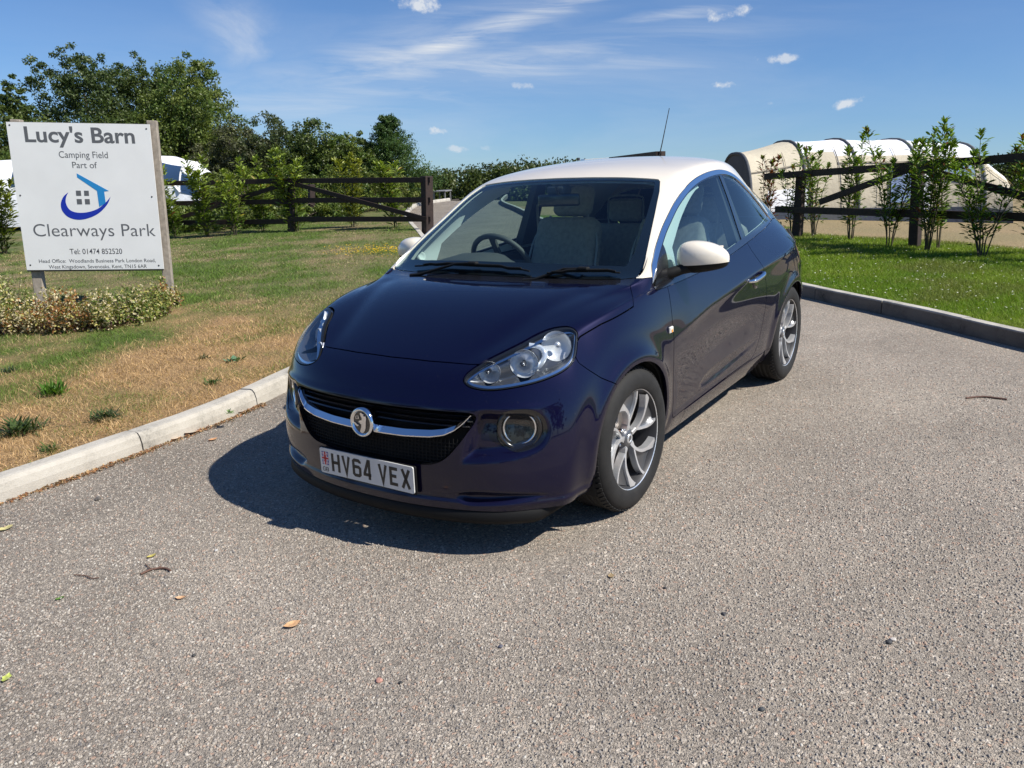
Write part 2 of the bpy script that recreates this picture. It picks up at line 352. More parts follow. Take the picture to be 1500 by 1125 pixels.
# ---------------------------------------------------------------- ground materials
def mat_asphalt():
    m,nt,b=new_mat('worn_tarmac'); N=nt.nodes.new;L=nt.links.new
    tc=N('ShaderNodeTexCoord'); O=tc.outputs['Object']
    wn=N('ShaderNodeTexNoise'); wn.inputs['Scale'].default_value=45; wn.inputs['Detail'].default_value=2; L(O,wn.inputs[0])
    wm=N('ShaderNodeMix'); wm.data_type='RGBA'; wm.blend_type='LINEAR_LIGHT'; wm.inputs[0].default_value=.008; L(O,wm.inputs[6]); L(wn.outputs['Color'],wm.inputs[7])
    W=wm.outputs[2]
    def vor(scale,feat='F1'):
        v=N('ShaderNodeTexVoronoi'); v.inputs['Scale'].default_value=scale; v.feature=feat; v.inputs['Randomness'].default_value=1; L(W,v.inputs['Vector']); return v
    v1=vor(92); v2=vor(215); v1e=vor(92,'DISTANCE_TO_EDGE')
    def ramp(stops,src):
        r=N('ShaderNodeValToRGB'); r.color_ramp.interpolation='CONSTANT' if False else 'LINEAR'
        while len(r.color_ramp.elements)>1: r.color_ramp.elements.remove(r.color_ramp.elements[0])
        r.color_ramp.elements[0].position=stops[0][0]; r.color_ramp.elements[0].color=(*stops[0][1],1)
        for p,c in stops[1:]:
            e=r.color_ramp.elements.new(p); e.color=(*c,1)
        L(src,r.inputs[0]); return r.outputs[0]
    sp=N('ShaderNodeSeparateColor'); L(v1.outputs['Color'],sp.inputs[0])
    stones=ramp([(0,(0.107,0.093,0.082)),(.12,(0.214,0.185,0.156)),(.35,(0.321,0.270,0.221)),(.55,(0.417,0.350,0.284)),(.72,(0.514,0.430,0.344)),(.78,(0.503,0.320,0.228)),(.86,(0.428,0.275,0.200)),(.90,(0.621,0.540,0.446)),(1,(0.728,0.640,0.539))],sp.outputs[0])
    sp2=N('ShaderNodeSeparateColor'); L(v2.outputs['Color'],sp2.inputs[0])
    grit=ramp([(0,(.085,.075,.066)),(.5,(.27,.235,.195)),(1,(.50,.435,.36))],sp2.outputs[1])
    # only some cells carry a big stone
    pick=N('ShaderNodeMapRange'); pick.inputs['From Min'].default_value=.42; pick.inputs['From Max'].default_value=.46; L(sp.outputs[1],pick.inputs[0])
    edge=N('ShaderNodeMapRange'); edge.inputs['From Min'].default_value=.03; edge.inputs['From Max'].default_value=.12; L(v1e.outputs['Distance'],edge.inputs[0])
    k=N('ShaderNodeMath'); k.operation='MULTIPLY'; L(pick.outputs[0],k.inputs[0]); L(edge.outputs[0],k.inputs[1])
    mx=N('ShaderNodeMix'); mx.data_type='RGBA'; L(k.outputs[0],mx.inputs[0]); L(grit,mx.inputs[6]); L(stones,mx.inputs[7])
    n=N('ShaderNodeTexNoise'); n.inputs['Scale'].default_value=1.1; n.inputs['Detail'].default_value=6; n.inputs['Roughness'].default_value=.6; L(O,n.inputs[0])
    mr=N('ShaderNodeMapRange'); mr.inputs['From Min'].default_value=.3; mr.inputs['From Max'].default_value=.7; mr.inputs['To Min'].default_value=.93; mr.inputs['To Max'].default_value=1.38; L(n.outputs[0],mr.inputs[0])
    # sandy dust towards the right kerb, a worn wheel track
    n3=N('ShaderNodeTexNoise'); n3.inputs['Scale'].default_value=.45; n3.inputs['Detail'].default_value=4; L(O,n3.inputs[0])
    d=N('ShaderNodeMapRange'); d.inputs['From Min'].default_value=.4; d.inputs['From Max'].default_value=.7; d.inputs['To Max'].default_value=.22; L(n3.outputs[0],d.inputs[0])
    dm=N('ShaderNodeMix'); dm.data_type='RGBA'; dm.inputs[7].default_value=(.37,.315,.24,1); L(d.outputs[0],dm.inputs[0]); ev=N('ShaderNodeMix'); ev.data_type='RGBA'; ev.inputs[0].default_value=.28; ev.inputs[7].default_value=(.325,.285,.24,1); L(mx.outputs[2],ev.inputs[6]); L(ev.outputs[2],dm.inputs[6])
    sy=N('ShaderNodeSeparateXYZ'); L(O,sy.inputs[0]); yr=N('ShaderNodeMapRange'); yr.inputs['From Min'].default_value=-2.2; yr.inputs['From Max'].default_value=.6; yr.inputs['To Min'].default_value=.74; yr.inputs['To Max'].default_value=1.0; L(sy.outputs[1],yr.inputs[0]); ym=N('ShaderNodeMath'); ym.operation='MULTIPLY'; L(yr.outputs[0],ym.inputs[0]); L(mr.outputs[0],ym.inputs[1]); s=N('ShaderNodeVectorMath'); s.operation='SCALE'; L(dm.outputs[2],s.inputs[0]); L(ym.outputs[0],s.inputs['Scale']); L(s.outputs[0],b.inputs['Base Color'])
    b.inputs['Roughness'].default_value=.82; b.inputs['Specular IOR Level'].default_value=.3
    # relief: stones stand proud by chance, gaps between are pits
    h1=N('ShaderNodeMath'); h1.operation='MULTIPLY'; L(k.outputs[0],h1.inputs[0]); L(sp.outputs[2],h1.inputs[1])
    h2=N('ShaderNodeMath'); h2.operation='MULTIPLY_ADD'; L(v2.outputs['Distance'],h2.inputs[0]); h2.inputs[1].default_value=-.55; L(h1.outputs[0],h2.inputs[2])
    n4=N('ShaderNodeTexNoise'); n4.inputs['Scale'].default_value=120; n4.inputs['Detail'].default_value=4; n4.inputs['Roughness'].default_value=.7; L(O,n4.inputs[0])
    h3=N('ShaderNodeMath'); h3.operation='MULTIPLY_ADD'; L(n4.outputs[0],h3.inputs[0]); h3.inputs[1].default_value=1.0; L(h2.outputs[0],h3.inputs[2])
    bp=N('ShaderNodeBump'); bp.inputs['Strength'].default_value=1.0; bp.inputs['Distance'].default_value=.0075; L(h3.outputs[0],bp.inputs['Height']); L(bp.outputs[0],b.inputs['Normal'])
    return m
def mat_attr(name,rough=.9,nscale=60,amt=.3,bump=.6,bd=.02,bscale=60,translucent=0):
    m,nt,b=new_mat(name); N=nt.nodes.new;L=nt.links.new
    a=N('ShaderNodeAttribute'); a.attribute_name='Col'; tc=N('ShaderNodeTexCoord')
    n=N('ShaderNodeTexNoise'); n.inputs['Scale'].default_value=nscale; n.inputs['Detail'].default_value=5; n.inputs['Roughness'].default_value=.7; L(tc.outputs['Object'],n.inputs[0])
    r=N('ShaderNodeMapRange'); r.inputs['From Min'].default_value=.3; r.inputs['From Max'].default_value=.7; r.inputs['To Min'].default_value=1-amt; r.inputs['To Max'].default_value=1+amt; L(n.outputs[0],r.inputs[0])
    s=N('ShaderNodeVectorMath'); s.operation='SCALE'; L(a.outputs['Color'],s.inputs[0]); L(r.outputs[0],s.inputs['Scale']); L(s.outputs[0],b.inputs['Base Color'])
    b.inputs['Roughness'].default_value=rough; b.inputs['Specular IOR Level'].default_value=.25
    if bump>0:
        n2=N('ShaderNodeTexNoise'); n2.inputs['Scale'].default_value=bscale; n2.inputs['Detail'].default_value=6; L(tc.outputs['Object'],n2.inputs[0])
        bp=N('ShaderNodeBump'); bp.inputs['Strength'].default_value=bump; bp.inputs['Distance'].default_value=bd; L(n2.outputs[0],bp.inputs['Height']); L(bp.outputs[0],b.inputs['Normal'])
    if translucent>0:
        t=N('ShaderNodeBsdfTranslucent'); v=N('ShaderNodeVectorMath'); v.operation='MULTIPLY'; v.inputs[1].default_value=(1.5,1.6,.6); L(s.outputs[0],v.inputs[0]); L(v.outputs[0],t.inputs[0])
        mx=N('ShaderNodeMixShader'); mx.inputs[0].default_value=translucent; L(b.outputs[0],mx.inputs[1]); L(t.outputs[0],mx.inputs[2]); L(mx.outputs[0],nt.nodes['Material Output'].inputs[0])
    return m
ASPH=mat_asphalt(); SOILM=mat_attr('lawn_soil',.95,40,.45,.9,.03,45); BLADEM=mat_attr('grass_blade',.6,8,.15,0,translucent=.25)
LEAFM=mat_attr('leaf',.42,6,.15,0,translucent=.22); FIELDM=mat_attr('dry_field',.95,25,.35,.8,.04,20)
# ---------------------------------------------------------------- road, lawns, field
g=grid_surf(axis(-30,-25,8,30,.4),axis(-22,-20,8,18,.4),lambda X,Y:X*0)
g=clip(g,f_roadm); g=clip(g,lambda P:P[:,0]+24.3)
far=(g.P[:,0]-CAM_POS[0])*(-.823)+(g.P[:,1]-CAM_POS[1])*(-.568)
tag(mesh_obj('road',g.P,g.T,ASPH),kind='structure')
def nofroad(P): return -f_roadk(P)
tz=lambda X,Y:terrain_z(X,Y)
gs=grid_surf(axis(-760,-13,3,120,.14),axis(-600,-17,4.5,600,.14),lambda X,Y:terrain_z(X,Y)+(fbm(X,Y,.9,2,3)-.5)*.03*(k_dist(X,Y)>.3))
gs=clip(gs,nofroad)
q=lambda P:(P[:,0]-FA[0])*FNn[0]+(P[:,1]-FA[1])*FNn[1]
rk_side=lambda P:(P[:,0]-CAM_POS[0])*(-.568)+(P[:,1]-CAM_POS[1])*(.823)
def f_right(P):
    # right of the lane
    l=np.concatenate([RK[::-1]]); x=np.interp(P[:,1],RK[::-1][:,1],RK[::-1][:,0]); return x-P[:,0]
f_lawnR=f_and(f_right,lambda P:.55+.12*np.sin(P[:,1]*2.1)-q(P),lambda P:P[:,1]+15)
lawnR=clip(gs,f_lawnR); other=clip(gs,f_not(f_lawnR))
f_field=f_and(f_right,lambda P:q(P)*0+1,lambda P:P[:,1]+15); field=clip(other,f_field); other=clip(other,f_not(f_field))
f_ln=f_and(lambda P:P[:,0]+19,lambda P:P[:,1]+24,lambda P:4-P[:,0],lambda P:0-P[:,1]); lawnL=clip(other,f_ln); land=clip(other,f_not(f_ln))
def lawnR_col(x,y):
    m=fbm(x,y,1.3,21,3)[:,None]; d=smooth01((fbm(x,y,.8,33,3)-.56)/.12)[:,None]*.5; c=np.array([.11,.205,.012])*(1-m)+np.array([.22,.28,.035])*m
    e=smooth01((q(np.stack([x,y],1))-.1)/.5)[:,None]; c=c*(1-d)+np.array([.17,.16,.06])*d; return c*(1-e*.5)+np.array([.25,.19,.10])*e*.5
def add_ground(name,s,C,mat):
    o=mesh_obj(name,s.P,s.T,mat,None,True); col_attr(o,C); return tag(o,kind='structure')
add_ground('lawn',lawnL,lawn_col(lawnL.P[:,0],lawnL.P[:,1])*.8,SOILM)
add_ground('lawn',lawnR,lawnR_col(lawnR.P[:,0],lawnR.P[:,1])*.7,SOILM)
mf=fbm(field.P[:,0],field.P[:,1],.5,9,4)[:,None]; add_ground('field',field,np.array([.30,.215,.12])*(1-mf)+np.array([.20,.17,.085])*mf,FIELDM)
mf=fbm(land.P[:,0],land.P[:,1],.06,9,4)[:,None]; add_ground('terrain',land,np.array([.20,.17,.08])*(1-mf)+np.array([.08,.10,.03])*mf,FIELDM)
# ---------------------------------------------------------------- kerbs: every stone its own object
def mat_kerb(name='kerb_concrete',face_shade=False):
    m,nt,b=new_mat(name); N=nt.nodes.new;L=nt.links.new; tc=N('ShaderNodeTexCoord'); O=tc.outputs['Object']
    def ns(s,d,r=.6):
        n=N('ShaderNodeTexNoise'); n.inputs['Scale'].default_value=s; n.inputs['Detail'].default_value=d; n.inputs['Roughness'].default_value=r; L(O,n.inputs[0]); return n.outputs[0]
    r=N('ShaderNodeValToRGB'); e=r.color_ramp.elements; e[0].position=.28; e[0].color=(.09,.085,.078,1); e[1].position=.50; e[1].color=(.45,.42,.365,1); x=e.new(.38); x.color=(.33,.31,.27,1); x=e.new(.78); x.color=(.55,.52,.46,1)
    mm=N('ShaderNodeMath'); mm.operation='MULTIPLY_ADD'; L(ns(90,6,.7),mm.inputs[0]); mm.inputs[1].default_value=.35; n1=ns(4.5,8,.68)
    k=N('ShaderNodeMath'); k.operation='MULTIPLY_ADD'; k.inputs[1].default_value=.95; k.inputs[2].default_value=-.14; L(n1,k.inputs[0]); L(k.outputs[0],mm.inputs[2]); L(mm.outputs[0],r.inputs[0]); L(r.outputs[0],b.inputs['Base Color'])
    if face_shade:  # shade of the upright face put into the colour: dark below the top edge
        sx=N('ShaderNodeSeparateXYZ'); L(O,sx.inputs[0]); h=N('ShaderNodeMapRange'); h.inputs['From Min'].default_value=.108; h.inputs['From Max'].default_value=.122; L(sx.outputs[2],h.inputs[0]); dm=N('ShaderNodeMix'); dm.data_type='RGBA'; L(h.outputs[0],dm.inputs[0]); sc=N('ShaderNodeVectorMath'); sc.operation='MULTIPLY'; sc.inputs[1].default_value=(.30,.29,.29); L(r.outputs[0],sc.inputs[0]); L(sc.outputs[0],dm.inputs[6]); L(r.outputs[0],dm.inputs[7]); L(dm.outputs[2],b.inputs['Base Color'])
    b.inputs['Roughness'].default_value=.9; bp=N('ShaderNodeBump'); bp.inputs['Strength'].default_value=.7; bp.inputs['Distance'].default_value=.004; L(ns(130,6,.8),bp.inputs['Height']); L(bp.outputs[0],b.inputs['Normal']); return m
KERB=mat_kerb(); KERB_SHADE=mat_kerb('kerb_painted_shade',True)
def kerb(Lf,Lb,i0,i1,step,seed,h=.112,upright=False):
    root=empty('kerb'); root['kind']='structure'; R=random.Random(seed)
    A=Lf[i0:i1];B=Lb[i0:i1]; s=np.concatenate([[0],np.cumsum(np.linalg.norm(np.diff(A,axis=0),axis=1))]); n=int(s[-1]/step)
    for j in range(n):
        t0=j*step+.004; t1=(j+1)*step-.004; ts=np.linspace(t0,t1,7)
        a=np.stack([np.interp(ts,s,A[:,k]) for k in (0,1)],1); b=np.stack([np.interp(ts,s,B[:,k]) for k in (0,1)],1)
        dz=R.uniform(-.003,.003); of=R.uniform(-.003,.003); V=[];w=(b-a)
        prof=[(0,-.03),(.02,h*.45),(.10,h*.80),(.22,h*.97),(.36,h),(.96,h),(1,h-.006),(1,-.03)]
        if upright: prof=[(0,-.03),(.02,h*.5),(.05,h*.93),(.12,h*1.0),(.5,h+.002),(.96,h),(1,h-.006),(1,-.03)]
        for p,qv in zip(a,w):
            for u,z in prof: V.append((p[0]+qv[0]*u+of,p[1]+qv[1]*u+of,z+dz+(R.uniform(-.0012,.0012) if z>0 else 0)))
        k=len(prof); F=[(i*k+c,i*k+c+1,(i+1)*k+c+1,(i+1)*k+c) for i in range(6) for c in range(k-1)]; F.append(tuple(range(k))[::-1]); F.append(tuple(6*k+c for c in range(k)))
        V=np.array(V); ctr=V.mean(0)
        bm=bmesh.new(); vv=[bm.verts.new(v) for v in V]; [bm.faces.new([vv[i] for i in f]) for f in F]; bmesh.ops.recalc_face_normals(bm,faces=bm.faces)
        me=bpy.data.meshes.new('kerb_stone'); bm.to_mesh(me); bm.free(); me.materials.append(KERB_SHADE if upright else KERB); o=bpy.data.objects.new('kerb_stone',me); link(o,root)
    return root
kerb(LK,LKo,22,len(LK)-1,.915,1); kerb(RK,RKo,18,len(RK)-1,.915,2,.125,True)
# dark bedding strip that shows in the kerb joints
for a_,b_,i0 in ((LK,LKo,22),(RK,RKo,18)):
    A=a_[i0:-1]*.9+b_[i0:-1]*.1;B=b_[i0:-1]; n=len(A); V=[(*p,.03) for p in A]+[(*p,.03) for p in B]+[(*p,-.02) for p in A]
    F=[(i,i+1,n+i+1,n+i) for i in range(n-1)]+[(i,i+1,2*n+i+1,2*n+i) for i in range(n-1)]
    tag(mesh_obj('kerb_bedding',V,F,simple('bedding',(.06,.05,.04),.95)),kind='structure')
# ---------------------------------------------------------------- grass blades
def blades(name,xy,z,hgt,wid,C,lean=.5,mat=None):
    n=len(xy); a=RNG.uniform(0,2*math.pi,n); l=RNG.normal(0,lean,(n,2))*hgt[:,None]; b=np.concatenate([xy,z[:,None]],1)
    d=np.stack([np.cos(a),np.sin(a),a*0],1)*wid[:,None]/2; mid=b+np.concatenate([l*.35,hgt[:,None]*.6],1); tip=b+np.concatenate([l,hgt[:,None]*.95],1)
    V=np.stack([b-d,b+d,mid+d*.7,mid-d*.7,tip],1).reshape(-1,3); i=np.arange(n)[:,None]*5
    T=np.concatenate([i+[0,1,2],i+[0,2,3],i+[3,2,4]]); o=mesh_obj(name,V,T,mat or BLADEM); col_attr(o,np.repeat(C,5,0)); return tag(o,kind='stuff')
def in_view(x,y,z=.1,m=40):
    d=np.stack([x,y,np.full_like(x,z)],1)-CAM_POS; t=d@CAM_F; u=750+1171.95*(d@CAM_R)/t; v=562.5-1171.95*(d@CAM_U)/t
    return (t>0)&(u>-m)&(u<1500+m)&(v>-m)&(v<1125+m),t
def scatter(n,x0,x1,y0,y1,f,dens):
    x=RNG.uniform(x0,x1,n); y=RNG.uniform(y0,y1,n); ok,t=in_view(x,y); P=np.stack([x,y,x*0],1); ok&=(f(P)>.0); x,y,t=x[ok],y[ok],t[ok]
    k=RNG.random(len(x))<dens(t); return x[k],y[k],t[k]
x,y,t=scatter(2400000,-13,2.2,-17,-1.9,lambda P:-f_roadk(P)-.004,lambda t:np.clip((5.2/t)**2.0,.05,1)*.9)
D=dryness(x,y); n=len(x)
cls=RNG.random(n)<D; thin=RNG.random(n)<np.where(cls,.8,1)*np.clip(.35+fbm(x,y,5,2,2),0,1); x,y,t,D,cls=x[thin],y[thin],t[thin],D[thin],cls[thin]; n=len(x)
kd_=np.maximum(smooth01((k_dist(x,y)-2.)/2.),smooth01((-1.6-x)/2.2))[:,None]
C=np.where(cls[:,None],(np.array([.58,.40,.21])*(1-kd_)+np.array([.44,.36,.20])*kd_)*RNG.uniform(.3,1.4,(n,1)),np.array([.09,.165,.025])*RNG.uniform(.5,1.7,(n,1))+np.array([.06,.03,.015])*RNG.random((n,1)))
h=np.where(cls,RNG.uniform(.010,.032,n),RNG.uniform(.012,.040,n))*(1+.4*(D<.3)); w=RNG.uniform(.0018,.0036,n)*np.clip(t/5.5,1,3)
st_=cls&(RNG.random(n)<.25)&(t<8); h=np.where(st_,RNG.uniform(.02,.06,n),h)
blades('dry_grass',np.stack([x,y],1),terrain_z(x,y)-.004,h,w,C,.95)
x,y,t=scatter(1100000,-12.5,-2.5,-6,4.5,f_and(f_lawnR,lambda P:-f_roadk(P)-.004),lambda t:np.clip((8.0/t)**1.8,.05,1))
n=len(x); C=lawnR_col(x,y)*RNG.uniform(.55,1.6,(n,1)); yl=RNG.random(n)<.05; C[yl]=np.array([.30,.26,.10])
blades('green_grass',np.stack([x,y],1),terrain_z(x,y)-.004,RNG.uniform(.02,.06,n),RNG.uniform(.0025,.0045,n)*np.clip(t/8,1,2),C,.6)
# loose clover and daisy heads in the green lawn
def specks(name,x,y,z,size,C,mat):
    n=len(x); V=[];b=np.stack([x,y,z],1); a=RNG.uniform(0,6.28,n)
    q=[np.stack([np.cos(a+k*math.pi/2),np.sin(a+k*math.pi/2),RNG.uniform(-.5,.5,n)],1)*size[:,None] for k in range(4)]
    V=np.stack([b+k for k in q],1).reshape(-1,3); F=np.arange(n*4).reshape(-1,4); o=mesh_obj(name,V,F,mat); col_attr(o,np.repeat(C,4,0)); return tag(o,kind='stuff')
k=RNG.random(n)<.004; specks('clover_flowers',x[k],y[k],terrain_z(x[k],y[k])+.045,RNG.uniform(.006,.011,k.sum()),np.tile([.62,.62,.5],(k.sum(),1)),LEAFM)
fx=[];fy=[]
for (u,v,s_,m_) in ((508,366,.35,40),(530,369,.3,60),(548,370,.35,200),(560,371,.3,60),(575,374,.25,30),(590,375,.3,16)):
    c=on_z(u,v,.1); fx+=list(RNG.normal(c[0],s_,m_)); fy+=list(RNG.normal(c[1],s_*.8,m_))
fx=np.array(fx);fy=np.array(fy); specks('yellow_flowers',fx,fy,terrain_z(fx,fy)+RNG.uniform(.03,.09,len(fx)),RNG.uniform(.008,.017,len(fx)),np.tile([.80,.50,.01],(len(fx),1)),LEAFM)
# ---------------------------------------------------------------- foliage
def leafcloud(P,size,C,nrm=None,tilt=.9,asp=.45):
    """one folded leaf (4 triangles) at every point of P"""
    n=len(P); d=RNG.normal(0,1,(n,3)); 
    if nrm is not None: d=d*tilt+nrm
    d/=np.linalg.norm(d,axis=1,keepdims=True); a=RNG.normal(0,1,(n,3)); s=np.cross(d,a); s/=np.linalg.norm(s,axis=1,keepdims=True); f=np.cross(d,s)
    L=size[:,None]; V=np.stack([P-f*L*.5,P+s*L*asp*.5-d*L*.06,P+f*L*.5,P-s*L*asp*.5-d*L*.06],1).reshape(-1,3)
    return V,np.arange(n*4).reshape(-1,4),np.repeat(C,4,0)
def lump_points(lumps,n,shell=.55,noise=.35):
    """points filling ellipsoid lumps, thicker towards their skins; lumps: (cx,cy,cz,rx,ry,rz)"""
    L=np.array(lumps); w=(L[:,3]*L[:,4]*L[:,5])**(2/3); i=RNG.choice(len(L),n,p=w/w.sum()); d=RNG.normal(0,1,(n,3)); d/=np.linalg.norm(d,axis=1,keepdims=True)
    r=(shell+(1-shell)*RNG.random(n)**.6)*(1+RNG.normal(0,.08,n)); return L[i,:3]+d*r[:,None]*L[i,3:],d,i
def crown(name,lumps,n,size,cols,parent,sub=7,subr=.28,tilt=1.0,asp=.5):
    """lumps are broken into many twigs' worth of small clumps so that the outline is ragged and gaps show"""
    m=max(30,int(n/60)); c,d,i=lump_points(lumps,m,.45); R=np.array(lumps)[i,3:].mean(1)*subr
    k=RNG.integers(0,m,n); g=RNG.normal(0,1,(n,3)); g/=np.linalg.norm(g,axis=1,keepdims=True); P=c[k]+g*(R[k]*RNG.random(n)**.5)[:,None]*np.array([1,1,.75])
    cl=RNG.random(m); cc=np.array(cols[0])*(1-cl[:,None])+np.array(cols[1])*cl[:,None]; C=cc[k]*RNG.uniform(.7,1.35,(n,1))
    V,F,CC=leafcloud(P,RNG.uniform(.7,1.3,n)*size,C,d[k]*.6+g*.5,tilt,asp); o=mesh_obj(name,V,F,LEAFM,parent); col_attr(o,CC); return o,c
BARK=simple('bark',(.075,.06,.045),.9,noise=.35,nscale=14,bump=.8,bscale=60)
def tree(name,base,h,lumps,n,size,cols,label,group,trunk=.14,cat='tree',subr=.28,asp=.5):
    root=empty(name,tuple(base),0,label,cat,group); root.rotation_euler=(0,0,0)
    o,c=crown('crown',lumps,n,size,cols,root,subr=subr,asp=asp)
    m=MB(); top=np.array(lumps)[:,:3].mean(0); m.tube([(0,0,-.2),(top[0]*.2,top[1]*.2,h*.25),(top[0]*.6,top[1]*.6,h*.5),(top[0],top[1],h*.75)],[trunk,trunk*.8,trunk*.6,trunk*.3],8); m.build('trunk',BARK,root)
    b=MB()
    for q_ in c[:min(26,len(c))]:
        st=np.array([top[0]*.4,top[1]*.4,h*RNG.uniform(.2,.45)]); b.tube([st,(st+q_)/2+RNG.normal(0,.12,3),q_],[trunk*.32,trunk*.2,trunk*.06],5,False)
    k=b.build('limbs',BARK,root); k['kind']='stuff'; return root
CR=np.array([-.5677,.8232,0.]); CFh=np.array([-.8232,-.5677,0.])   # level directions across and away along the view
def px_tree(name,u,v_top,t,wpx,shape,n,size,cols,label,group,zb=None,**kw):
    """a tree standing at distance t whose crown tops out at v_top; shape = list of (dx,dz,r) in crown units"""
    top=at_depth(u,v_top,t); x,y=top[0],top[1]; z0=float(terrain_z(x,y)) if zb is None else zb; h=top[2]-z0; W=wpx*t/1171.95
    L=[]
    for dx,dz,r in shape:
        for dd in (-.35,.35): L.append((CR[0]*dx*W+CFh[0]*dd*W*.8,CR[1]*dx*W+CFh[1]*dd*W*.8,h*dz,W*r,W*r,h*r*1.0 if r*h<W*r*2 else W*r))
    return tree(name,(x,y,z0),h,L,n,size,cols,label,group,**kw)
G_DK=((.055,.085,.020),(.105,.135,.036)); G_MD=((.07,.115,.022),(.15,.18,.042)); G_LT=((.085,.125,.022),(.16,.18,.045)); G_PU=((.065,.070,.040),(.105,.115,.045)); G_CON=((.040,.085,.026),(.085,.135,.036))
ash=[(-.34,.55,.20),(-.12,.66,.24),(.12,.74,.21),(.0,.86,.15),(.30,.64,.23),(-.02,.42,.34),(.33,.38,.26),(-.33,.30,.25),(.20,.84,.14),(-.20,.82,.14),(-.40,.66,.10),(.42,.74,.10),(.0,.18,.36)]
rnd=[(0,.75,.26),(-.25,.55,.26),(.25,.58,.26),(0,.40,.34),(-.3,.28,.26),(.32,.28,.26),(.12,.86,.16)]
bsh=[(-.3,.55,.25),(0,.72,.26),(.3,.55,.25),(-.38,.28,.25),(.0,.30,.35),(.38,.28,.25)]
TG='trees and tall shrubs beyond the camping field fence'
for args in (
 ('ash_tree',112,72,33,165,ash,52000,.115,((.045,.072,.022),(.085,.115,.040)),'tallest feathery dark green tree behind the left half of the sign',TG),
 ('broadleaf_tree',205,84,34,150,ash,48000,.115,G_DK,'dark green tree rising above the right top corner of the sign',TG),
 ('broadleaf_tree',268,84,32,135,rnd,48000,.11,G_MD,'rounded sunlit green tree, rightmost of the tall trees by the sign',TG),
 ('broadleaf_tree',-22,112,30,120,ash,26000,.12,G_DK,'dark tree cut by the left edge of the photo beside the sign',TG),
 ('tall_shrub',345,175,31,110,bsh,28000,.10,G_PU,'purplish tall shrub just right of the rounded sunlit tree',TG),
 ('tall_shrub',398,163,31,110,bsh,28000,.10,((.04,.062,.024),(.085,.10,.035)),'grey green tall shrub with loose top in the middle of the tree line',TG),
 ('tall_shrub',455,170,30,105,bsh,28000,.10,G_DK,'dark green tall shrub with upright shoots left of the conifer',TG),
 ('tall_shrub',522,188,30.5,70,bsh,18000,.10,G_DK,'dark narrow shrub filling the gap beside the conifer',TG),
 ('tall_shrub',500,190,30,90,bsh,22000,.10,G_MD,'mid green shrub touching the left side of the conifer',TG),
 ('tall_shrub',170,150,31,150,bsh,28000,.11,G_DK,'dark shrub low behind the sign board under the tall trees',TG),
 ('tall_shrub',60,165,30,150,bsh,22000,.11,G_DK,'dark shrub behind the top left corner of the sign board',TG),
 ('tall_shrub',-10,220,27,120,bsh,12000,.10,G_MD,'green shrub at the left edge of the photo below the dark tree',TG)):
    px_tree(*args)
# conifer: stacked drooping sprays
def conifer(u,vt,t,wpx):
    top=at_depth(u,vt,t); z0=float(terrain_z(top[0],top[1])); h=top[2]-z0; W=wpx*t/1171.95; root=empty('conifer_tree',(top[0],top[1],z0),0,'dark green pointed conifer at the right end of the tree line','tree',TG)
    P=[];Nn=[];n=0
    m=520; zz=RNG.random(m)**1.15
    ctr=[];rad=[]
    for i in range(m):
        f=zz[i]; a=RNG.uniform(0,6.283); lim=W/2*(1-f)**.92*(.80+.35*math.sin(a*3+f*9)); r=lim*RNG.uniform(.35,1.18)**.6; ctr.append((math.cos(a)*r,math.sin(a)*r,h*(.03+.95*f)+r*.12)); rad.append(.10+.26*(1-f))
    ctr=np.array(ctr);rad=np.array(rad); N_=36000; k=RNG.integers(0,m,N_); g=RNG.normal(0,1,(N_,3)); g/=np.linalg.norm(g,axis=1,keepdims=True)
    out=ctr*[1,1,0]; out/=np.linalg.norm(out,axis=1,keepdims=True)+1e-6
    P=ctr[k]+g*(rad[k]*RNG.random(N_)**.5)[:,None]*[.8,.8,.5]; w_=RNG.random(N_)**2*rad[k]*2.6; P+=out[k]*w_[:,None]*[1,1,0]+np.stack([w_*0,w_*0,w_*.45],1)
    V,F,CC=leafcloud(P,RNG.uniform(.06,.13,N_),(np.array(G_CON[0])+(np.array(G_CON[1])-np.array(G_CON[0]))*RNG.random((m,1)))[k]*RNG.uniform(.7,1.3,(N_,1)),out[k]*.5,1.0,.35)
    o=mesh_obj('crown',V,F,LEAFM,root); col_attr(o,CC); MB().tube([(0,0,-.2),(0,0,h*.6),(0,0,h*.97)],[.16,.09,.015],8).build('trunk',BARK,root)
conifer(566,170,30,100); 
# low scrub that closes the view under the trees
for (u,vt,t,w,lab) in ((262,300,22,150,'low leafy hedge plants under the white awning, behind the fence foot'),(330,296,22,130,'low leafy hedge plants behind the bottom rail in the left fence bay'),(470,290,23.5,120,'low leafy hedge plants behind the bottom rail right of the middle post'),(285,232,27,110,'low green bush left of the white caravan window'),(352,240,27,100,'low green bush behind the fence, right of the white caravan'),(420,238,27,100,'low bush behind the middle of the left fence'),(492,240,27,100,'low bush behind the left fence under the dark shrub'),(560,245,27,95,'low bush behind the left fence under the conifer')):
    px_tree('low_bush',u,vt,t,w,bsh,7000,.09,G_LT if u in (352,560) else G_MD,lab,'low bushes under the trees',cat='bush',trunk=.05)
